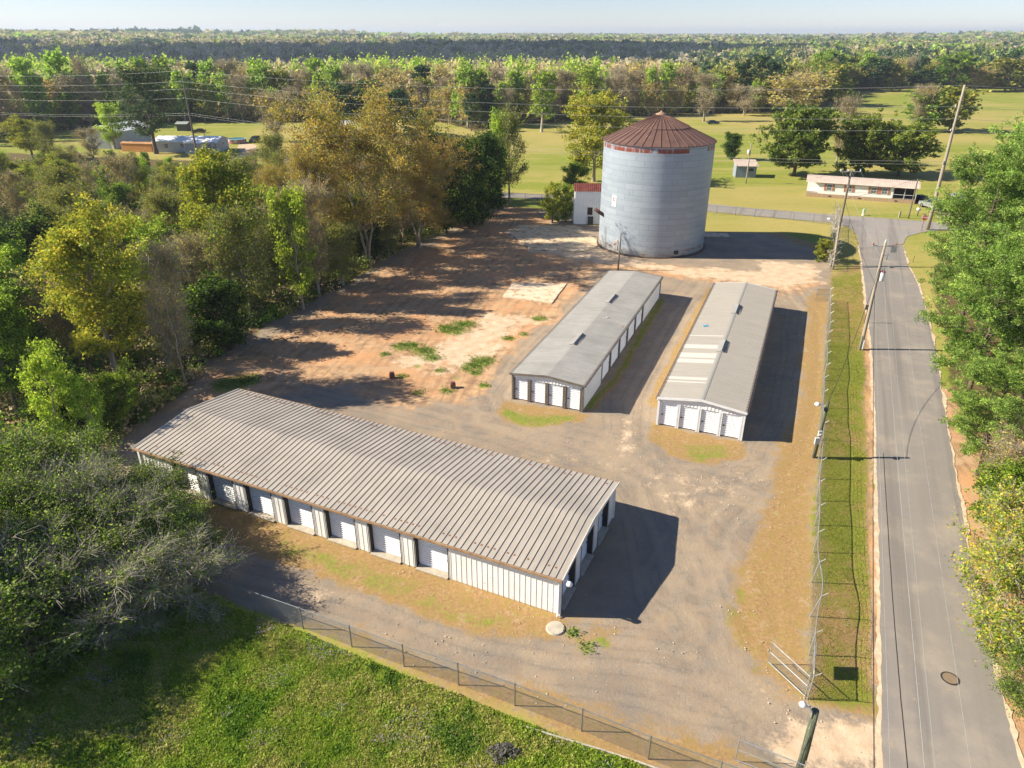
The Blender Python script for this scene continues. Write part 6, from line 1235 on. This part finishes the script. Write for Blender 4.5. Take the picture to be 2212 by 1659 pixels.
for o, kd, xx, yy in TREES:
    if o.get('group') and cnt_[o['label']] > 1:
        nb = sorted((((a - xx) ** 2 + (b - yy) ** 2, k2, a, b) for o2, k2, a, b in TREES if o2 is not o))[:6]
        def rel(a, b):
            du = a / b * yy - xx; dv = b - yy; return ('right of' if du < 0 else 'left of') if abs(du) > abs(dv) * .8 else ('behind' if dv < 0 else 'before')
        base = SHORT[kd]; wh = o['label'].split('tree ')[-1] if 'wood' not in o['label'] else o['label'].split(', ')[-1]
        wh = wh.replace('in the middle of the thicket', 'mid-thicket').replace('in the back of the thicket below the far lawn', 'by the far lawn').replace('along the ragged edge above the bare soil', 'on the soil edge').replace('behind the far left homestead', 'behind the homestead').replace('behind the big orange oak', 'beyond the orange oak').replace('beyond the far right field', 'past the far field')
        ht = o.scale.z * PT[kd][0][2] / (16 if kd[:2] == 'f_' else 8); szw = 'tall' if ht > 1.08 else ('low' if ht < .88 else 'mid-height'); an = lambda z_: ('an ' if z_[0] in 'aeiou' else 'a ') + z_
        for p_, q_ in ((0, 1), (0, 2), (1, 2), (0, 3), (1, 3), (2, 3), (0, 4), (1, 4), (2, 4), (0, 5), (1, 5)):
            lb = f"{szw} {base} {rel(*nb[p_][2:])} {an(SHORT[nb[p_][1]])}, {rel(*nb[q_][2:])} {an(SHORT[nb[q_][1]])}, {wh}"
            if len(lb.split()) > 16: lb = lb.replace(', ' + wh, '')
            if lb not in used: break
        used.add(lb); o['label'] = lb
# -- the deep wood behind: too many crowns to count
def clump_protos(n, q, seed):
    out = []
    for i in range(n):
        rg = np.random.RandomState(seed + i); th = rg.uniform(0, 6.28, q); ph = np.arccos(rg.uniform(-.25, 1, q)); rad = rg.uniform(.72, 1.05, q)[:, None]; lob = 1 + .22 * np.sin(th * 3 + i) * np.sin(ph * 4)
        out.append(np.stack([np.cos(th) * np.sin(ph) * lob, np.sin(th) * np.sin(ph) * lob, np.cos(ph) * lob], 1) * rad)
    return out
def wood_mass(name, label, pos, hs, rs_, cols, q, qs, seed, zsq=1.0):
    rg = np.random.RandomState(seed); pr_ = clump_protos(6, q, seed); N = len(pos); pid = rg.randint(0, 6, N); rot = rg.uniform(0, 6.28, N); C = np.empty((N, q, 3))
    for k in range(6):
        ix = np.where(pid == k)[0]; P_ = pr_[k][None].repeat(len(ix), 0); ca, sa = np.cos(rot[ix])[:, None], np.sin(rot[ix])[:, None]
        C[ix, :, 0] = (P_[..., 0] * ca - P_[..., 1] * sa) * rs_[ix][:, None]; C[ix, :, 1] = (P_[..., 0] * sa + P_[..., 1] * ca) * rs_[ix][:, None]; C[ix, :, 2] = P_[..., 2] * (hs[ix] * .5 * zsq)[:, None]
    C += pos[:, None, :]; C[..., 2] += (hs * (1 - .5 * zsq))[:, None]; sz = np.repeat(rs_ * qs, q); V, F = quads(C.reshape(-1, 3), sz[:, None] * np.ones((len(sz), 1)), rg, .5)
    tb = cols * rg.uniform(.8, 1.25, (N, 1)); cc = np.repeat(tb, q, 0) * rg.uniform(.9, 1.12, (N * q, 1))
    nu, nv = 7, 3; g = []
    for iv in range(nv + 1):
        ph = math.pi * (.04 + .62 * iv / nv)
        for iu in range(nu): g.append((math.cos(6.2832 * iu / nu + iv * .4) * math.sin(ph), math.sin(6.2832 * iu / nu + iv * .4) * math.sin(ph), math.cos(ph)))
    g = np.array(g); G = g[None] * rg.uniform(.62, .95, (N, len(g), 1)); G[..., :2] *= rs_[:, None, None]; G[..., 2] *= (hs * .5 * zsq)[:, None]; G += pos[:, None, :]; G[..., 2] += (hs * (1 - .5 * zsq))[:, None]
    fq = np.array([(iv * nu + iu, (iv + 1) * nu + iu, (iv + 1) * nu + (iu + 1) % nu, iv * nu + (iu + 1) % nu) for iv in range(nv) for iu in range(nu)]); FF = (fq[None] + (np.arange(N) * len(g))[:, None, None]).reshape(-1, 4) + len(V)
    V = np.concatenate([V, G.reshape(-1, 3)]); F = np.concatenate([F, FF]); cc = np.concatenate([cc, np.repeat(tb * .9, len(fq), 0)]); o = link(name, mesh_np(name, V, F, [LEAF], cols=cc)); o['label'] = label; o['kind'] = 'stuff'; return o
LC = np.array([lin(h) for h in ('#8fa440', '#a19664', '#9f947a', '#868a42', '#3f5236', '#788c3a')])
def grid(y0, y1, sp, seed, amax=.82):
    rg = np.random.RandomState(seed); out = []; yy = y0
    while yy < y1:
        n = int(2 * amax * yy / sp); xs_ = (np.arange(n) + rg.rand(n) * .9) * sp - amax * yy; out.append(np.stack([xs_, yy + rg.uniform(-sp / 2, sp / 2, n)], 1)); yy += sp
        sp *= 1.0
    return np.concatenate(out)
def front_y(xq): return np.interp(xq, [p.x for p in TLN], [p.y for p in TLN])
def species(P_, seed, table):
    rg = np.random.RandomState(seed); ang = P_[:, 0] / P_[:, 1]; patch = vnoise(P_[:, 0], P_[:, 1] * .6, 90, seed, 3); k = np.zeros(len(P_), int); u_ = (rg.rand(len(P_)) * .55 + .45 * np.clip((patch - .25) * 2, 0, .999))
    for i in range(len(P_)):
        w_ = table(ang[i]); c_ = np.cumsum(w_) / sum(w_); k[i] = np.searchsorted(c_, u_[i])
    return np.minimum(k, 5)
def tab(a):
    if a < -.35: return [5, 2.2, 3.2, .6, .7, 1.2]
    if a < -.05: return [3.4, 3.2, 3, 1, 1.2, .6]
    if a < .22: return [2, 4, 4, 1.5, .6, .4]
    if a < .42: return [2, 1.6, .8, 4.4, 2, 2]
    return [2, 1.4, .6, 2.8, 2.4, 3]
P_ = grid(215, 720, 9.5, 5); P_ = P_[P_[:, 1] > front_y(P_[:, 0]) + 28]; P_ = P_[~((P_[:, 0] > 150) & (P_[:, 1] < 470))]; k = species(P_, 3, tab); rg = np.random.RandomState(8)
hs = np.array([18.5, 15, 15.5, 14, 18.5, 14])[k] * rg.uniform(.8, 1.15, len(P_)); rs2 = np.array([4.2, 5, 4.8, 6, 4.5, 5.5])[k] * rg.uniform(.85, 1.2, len(P_))
print('mass1', len(P_)); Z = terrain(P_[:, 0], P_[:, 1]); wood_mass('deep_wood', 'deep mixed spring wood of green, tan and grey crowns filling the land beyond the fields', np.stack([P_[:, 0], P_[:, 1], Z], 1), hs, rs2, LC[k], 80, .30, 5, 1.2)
P_ = grid(720, 1750, 15, 6); k = species(P_, 9, lambda a: [1.2, 2, 3, 1.2, 3.8, 1] if a < .25 else [3, 1.4, 1.1, 2, 2.6, 2.4]); hs = 16 * np.random.RandomState(4).uniform(.75, 1.25, len(P_)); rs2 = hs * .48
print('mass2', len(P_)); Z = terrain(P_[:, 0], P_[:, 1]); wood_mass('ridge_wood', 'dim bluish wood on the ridge across the creek valley', np.stack([P_[:, 0], P_[:, 1], Z], 1), hs, rs2, LC[k], 40, .46, 9)
P_ = np.concatenate([grid(1750, 3000, 26, 7), grid(3000, 6500, 60, 8)]); k = species(P_, 12, lambda a: [2.6, 2.2, 1.4, 2.2, 2.8, 2]); hs = 17 * np.random.RandomState(5).uniform(.7, 1.3, len(P_)); an_ = P_[:, 0] / P_[:, 1]; st = ((an_ > -.53) & (an_ < -.40) & (P_[:, 1] > 2600) & (P_[:, 1] < 3100)) | ((an_ > -.235) & (an_ < -.165) & (P_[:, 1] > 2500) & (P_[:, 1] < 2760) & (np.sin(an_ * 260) > -.3)); hs = np.where(st, hs * 1.15 + 3, hs); k = np.where(st, 4, k); rs2 = hs * np.where(P_[:, 1] > 3000, 2.0, .95)
print('mass3', len(P_)); Z = terrain(P_[:, 0], P_[:, 1]); wood_mass('horizon_wood', 'pale distant woods along the horizon', np.stack([P_[:, 0], P_[:, 1], Z], 1), hs, rs2, LC[k], 22, .6, 11)
# -- ground cover one cannot count
def tufts(name, label, poly, n, hmin, hmax, cols, seed, blades=6, width=.035, clump=.0, mask=None, spread=.12):
    rg = np.random.RandomState(seed); A = np.array([(p[0], p[1]) for p in poly]); lo, hi = A.min(0), A.max(0); pts = []
    while sum(len(a) for a in pts) < n:
        q = rg.uniform(lo, hi, (n, 2)); m_ = poly_mask(q[:, 0], q[:, 1], poly, .01) > .5
        if clump: m_ &= vnoise(q[:, 0], q[:, 1], 2.2, seed, 3) > clump + rg.rand(n) * .12
        pts.append(q[m_])
    P_ = np.concatenate(pts)[:n]; B = np.repeat(P_, blades, 0) + rg.normal(size=(n * blades, 2)) * spread; N = len(B); hh = np.repeat(rg.uniform(hmin, hmax, n) * (.5 + vnoise(P_[:, 0], P_[:, 1], 1.7, seed + 3, 3)), blades) * rg.uniform(.5, 1.1, N)
    a_ = rg.uniform(0, 6.28, N); le = rg.uniform(.1, .9, N) * hh; dx, dy = np.cos(a_), np.sin(a_); w_ = width * rg.uniform(.6, 1.4, N); Z = terrain(B[:, 0], B[:, 1]) - .02
    b0 = np.stack([B[:, 0] - dy * w_, B[:, 1] + dx * w_, Z], 1); b1 = np.stack([B[:, 0] + dy * w_, B[:, 1] - dx * w_, Z], 1)
    t0 = np.stack([B[:, 0] + dx * le + dy * w_ * .4, B[:, 1] + dy * le - dx * w_ * .4, Z + hh], 1); t1 = np.stack([B[:, 0] + dx * le - dy * w_ * .4, B[:, 1] + dy * le + dx * w_ * .4, Z + hh], 1)
    V = np.stack([b0, b1, t0, t1], 1).reshape(-1, 3); F = np.arange(N * 4).reshape(N, 4); c = np.array([lin(h) for h in cols]); pn = np.clip((vnoise(P_[:, 0], P_[:, 1], 3.0, seed + 5, 4) - .25) * 2, 0, .999); ci = np.repeat((pn * len(cols)).astype(int), blades); alt = rg.randint(0, len(cols), N); ci = np.where(rg.rand(N) < .35, alt, ci)
    o = link(name, mesh_np(name, V, F, [LEAF], cols=c[ci] * rg.uniform(.75, 1.25, (N, 1)))); o['label'] = label; o['kind'] = 'stuff'; return o
FG = [(p.x, p.y) for p in D((-60, 1300), (300, 1320), (450, 1300), (560, 1335), (650, 1368), (760, 1415), (872, 1462), (985, 1502), (1110, 1556), (1260, 1614), (1400, 1665), (1460, 1720), (-60, 1720))]
def meadow(name, label, poly, n, cols, seed, hmax, qs):
    rg = np.random.RandomState(seed); A = np.array(poly); lo, hi = A.min(0), A.max(0); q = rg.uniform(lo, hi, (int(n * 2.2), 2)); q = q[poly_mask(q[:, 0], q[:, 1], poly, .3) > .35 + .3 * rg.rand(len(q))][:n]
    big = vnoise(q[:, 0], q[:, 1], 2.6, seed, 4, .6); fine = vnoise(q[:, 0], q[:, 1], .55, seed + 1, 3); hgt = hmax * np.clip((big - .25) * 1.5, .05, 1) * (.4 + .9 * fine); C = np.stack([q[:, 0], q[:, 1], hgt * rg.rand(len(q)) ** .5], 1)
    V, F = quads(C, qs, rg, .9, 1.3); c = np.array([lin(h) for h in cols]); pn = np.clip((vnoise(q[:, 0], q[:, 1], 3.5, seed + 7, 4, .6) - .28) * 2.2 + rg.normal(size=len(q)) * .1, 0, .999)
    o = link(name, mesh_np(name, V, F, [LEAF], cols=c[(pn * len(cols)).astype(int)] * rg.uniform(.75, 1.2, (len(q), 1)))); o['label'] = label; o['kind'] = 'stuff'; return o
meadow('meadow_weeds', 'lush bright green weeds outside the front fence', FG, 330000, ['#5f7a24', '#71882a', '#859630', '#97a238', '#7f9036', '#a09c50', '#aba068', '#8f9a3a', '#8a9634', '#627a2c'], 3, .42, .085)
tufts('meadow_grass', 'taller grass blades standing in the weedy meadow', FG, 9000, .12, .34, ['#6a8a22', '#86a02e', '#a8a850', '#bdb070'], 3, 5, .012, spread=.08)
fl = np.random.RandomState(6); FGa = np.array(FG); q = fl.uniform(FGa.min(0), FGa.max(0), (30000, 2)); q = q[(poly_mask(q[:, 0], q[:, 1], FG, .01) > .5) & (vnoise(q[:, 0], q[:, 1], 1.8, 44, 3) > .62)][:2600]
V, F = quads(np.stack([q[:, 0], q[:, 1], fl.uniform(.12, .32, len(q))], 1), .05, fl, 1.0); o = link('wild_flowers', mesh_np('wild_flowers', V, F, [LEAF], cols=np.tile(lin('#9b86a8'), (len(F), 1)))); o['label'] = 'faint drifts of tiny pale purple flowers in the meadow'; o['kind'] = 'stuff'
VG = [(p.x, p.y) for p in D((1795, 600), (1860, 590), (1866, 700), (1870, 800), (1874, 1000), (1877, 1200), (1882, 1500), (1745, 1515), (1755, 1200), (1775, 845))]
tufts('verge_grass', 'mown green and straw-coloured grass on the verge by the street', VG, 16000, .02, .06, ['#6f7c28', '#838b32', '#968f40', '#a8935a'], 13, 4, .018)
WD = MB()
allp = []
for u, v, r_ in spots:
    if r_ > .4:
        p = at(u, v); allp.append((p.x, p.y, r_))
rg = np.random.RandomState(77); pts = []
for a_, b_, r_ in allp:
    n = int(110 * r_ * r_); q = rg.normal(size=(n, 2)) * r_ * .5; pts.append(np.stack([a_ + q[:, 0] * 1.3, b_ + q[:, 1]], 1))
Q = np.concatenate(pts); Q3 = np.stack([Q[:, 0], Q[:, 1], rg.uniform(.0, .16, len(Q))], 1); Q3 = np.repeat(Q3, 5, 0) + rg.normal(size=(len(Q) * 5, 3)) * np.array([.1, .1, .04]); V, F = quads(Q3, .09, rg, .6)
c = np.array([lin(h) for h in ('#5c7a30', '#6c883a', '#4c6628')])[rg.randint(0, 3, len(Q3))]; o = link('weeds', mesh_np('weeds', V, F, [LEAF], cols=c * rg.uniform(.6, 1.0, (len(Q3), 1)))); o['label'] = 'scattered clumps of green weeds on the stripped soil'; o['kind'] = 'stuff'
rg = np.random.RandomState(55); q = np.stack([rg.uniform(-25, 45, 60000), rg.uniform(22, 115, 60000)], 1)
q = q[(poly_mask(q[:, 0], q[:, 1], D((420, 1200), (300, 960), (480, 800), (700, 660), (1100, 450), (1250, 500), (1780, 600), (1745, 1100), (1740, 1500), (1880, 1640), (1400, 1640), (990, 1480), (650, 1350)), .01) > .5) & (vnoise(q[:, 0], q[:, 1], 3.2, 61, 4, .65) > .53)][:5200]
r_ = rg.gamma(1.6, .018, len(q)).clip(.010, .048); oc = np.array([(1, 0, 0), (0, 1, 0), (-1, 0, 0), (0, -1, 0), (.3, .3, .8), (-.3, .3, .8), (-.3, -.3, .8), (.3, -.3, .8)], float); V = oc[None] * rg.uniform(.7, 1.3, (len(q), 8, 1)) * r_[:, None, None]; V[..., 0] += q[:, 0:1]; V[..., 1] += q[:, 1:2]; V[..., 2] += -.005
F = np.array([(0, 1, 4, 7), (1, 2, 5, 4), (2, 3, 6, 5), (3, 0, 7, 6), (4, 5, 6, 7)])[None] + (np.arange(len(q)) * 8)[:, None, None]
o = link('loose_stones', mesh_np('loose_stones', V.reshape(-1, 3), F.reshape(-1, 4), [pm('pale_stone', '#a89f92', '#d0c8ba', .9, .9)])); o['label'] = 'loose pale stones and grit scattered over the gravel yard'; o['kind'] = 'stuff'
# undergrowth below the thicket trees
rg = np.random.RandomState(31); pts = []
while sum(map(len, pts)) < 5200:
    q = np.stack([rg.uniform(-165, 0, 4000), rg.uniform(28, 205, 4000)], 1); m_ = (poly_mask(q[:, 0], q[:, 1], TH, .01) > .5) & (poly_mask(q[:, 0], q[:, 1], CL, .01) < .5) & (np.abs(q[:, 0]) < .76 * q[:, 1] + 6) & (rg.rand(4000) < 60 / q[:, 1].clip(40)); pts.append(q[m_])
q = np.concatenate(pts)[:5200]; N = len(q); hh = rg.uniform(.6, 2.3, N); n_ = 46; C = np.repeat(np.stack([q[:, 0], q[:, 1], terrain(q[:, 0], q[:, 1]) + hh * .5], 1), n_, 0); o_ = rg.normal(size=(N * n_, 3)); o_ /= np.linalg.norm(o_, axis=1, keepdims=True); o_ *= rg.rand(N * n_, 1) ** .5
C += o_ * np.repeat(np.stack([hh * .75, hh * .75, hh * .55], 1), n_, 0); V, F = quads(C, .26, rg, .4); pc = np.array([lin(h) for h in ('#4d6628', '#66792e', '#7a7a42', '#8a7858', '#9a8a70', '#6b6a3c', '#7d9a34')]); kk = rg.choice(7, N, p=[.22, .18, .15, .14, .14, .12, .05])
o = link('undergrowth', mesh_np('undergrowth', V, F, [LEAF], cols=pc[np.repeat(kk, n_)] * rg.uniform(.7, 1.3, (N * n_, 1)))); o['label'] = 'tangled brush and saplings under the thicket trees'; o['kind'] = 'stuff'
rg = np.random.RandomState(32); sN = 2600; ss = rg.uniform(0, Lt, sN); pp = np.array([list(f_(s_)[0])[:2] for s_ in ss]); q = pp + np.stack([rg.normal(size=sN) * 3, rg.uniform(2, 34, sN)], 1); hh = rg.uniform(1.2, 4.2, sN); n_ = 40
C = np.repeat(np.stack([q[:, 0], q[:, 1], terrain(q[:, 0], q[:, 1]) + hh * .5], 1), n_, 0); o_ = rg.normal(size=(sN * n_, 3)); o_ /= np.linalg.norm(o_, axis=1, keepdims=True); o_ *= rg.rand(sN * n_, 1) ** .5; C += o_ * np.repeat(np.stack([hh * .9, hh * .9, hh * .55], 1), n_, 0); V, F = quads(C, .55, rg, .4); kk = rg.choice(7, sN, p=[.22, .15, .15, .17, .14, .13, .04])
o = link('wood_undergrowth', mesh_np('wood_undergrowth', V, F, [LEAF], cols=pc[np.repeat(kk, n_)] * .8 * rg.uniform(.7, 1.3, (sN * n_, 1)))); o['label'] = 'dusky shrubs and saplings filling the foot of the far wood'; o['kind'] = 'stuff'
# dry vines hanging on the far fence
rg = np.random.RandomState(9); p0 = []; p1 = []
ua, ub = at(1792, 585), at(1806, 476)
for k in range(1500):
    t = rg.rand(); b_ = np.array([ua.x + (ub.x - ua.x) * t, ua.y + (ub.y - ua.y) * t, rg.uniform(.2, 2.6) + (.9 if t > .35 else 0) * rg.rand()]) + rg.normal(size=3) * np.array([.35, .3, .1]); e = b_ + rg.normal(size=3) * np.array([.35, .3, .45]); p0.append(b_); p1.append(e)
V, F = seg_mesh(p0, p1, np.full(1500, .018), np.full(1500, .01), 3); dv = link('dry_vine', mesh_np('dry_vine', V, F, [BARK['pale']])); tag(dv, 'mat of dead pale vines draped over the fence by the stubby leaning pole', 'vine')
# ------------------------------------------------------------------ clouds (their shadow lies on the far ridge) and haze
cm_ = bpy.data.materials.new('cloud'); cm_.use_nodes = True; cm_.node_tree.nodes['Principled BSDF'].inputs['Base Color'].default_value = (.85, .86, .88, 1); cm_.node_tree.nodes['Principled BSDF'].inputs['Roughness'].default_value = 1
CZ = 950.0; shx = CZ / math.tan(SUN_EL)
rg = np.random.RandomState(2); V_ = []; F_ = []
me = bpy.data.meshes.new('cloud'); import bmesh; bm = bmesh.new()
for k in range(46):
    tx = rg.uniform(-1250, 330); ty = 1170 + rg.uniform(-150, 150) + 150 * math.sin(tx / 300)
    mt_ = Matrix.Translation((tx - shx * math.cos(SUN_AZ), ty - shx * math.sin(SUN_AZ), CZ + rg.uniform(-20, 40))) @ Matrix.Diagonal((rg.uniform(110, 210), rg.uniform(90, 150), rg.uniform(35, 60), 1)); bmesh.ops.create_icosphere(bm, subdivisions=3, radius=1, matrix=mt_)
for v in bm.verts:
    n_ = vnoise(np.array([v.co.x]), np.array([v.co.y]), 60, 4, 3)[0] - .5; v.co.z += n_ * 40; v.co.x += n_ * 50; v.co.y += n_ * 30
bm.to_mesh(me); bm.free(); me.polygons.foreach_set('use_smooth', [True] * len(me.polygons)); me.materials.append(cm_); o = link('cloud', me); o['kind'] = 'structure'

hz = bpy.data.materials.new('haze'); hz.use_nodes = True; hn = hz.node_tree; hn.nodes.remove(hn.nodes['Principled BSDF']); pv = hn.nodes.new('ShaderNodeVolumePrincipled')
pv.inputs['Color'].default_value = (.74, .85, 1.0, 1); pv.inputs['Density'].default_value = 0.00014; pv.inputs['Anisotropy'].default_value = 0.2
hn.links.new(pv.outputs[0], hn.nodes['Material Output'].inputs['Volume'])
mb = MB(); mb.box(-9500, -330, -90, 9500, 12500, 90); ho = mb.build('haze', hz); ho['kind'] = 'stuff'; ho['label'] = 'thin blue air haze over the distant woods'
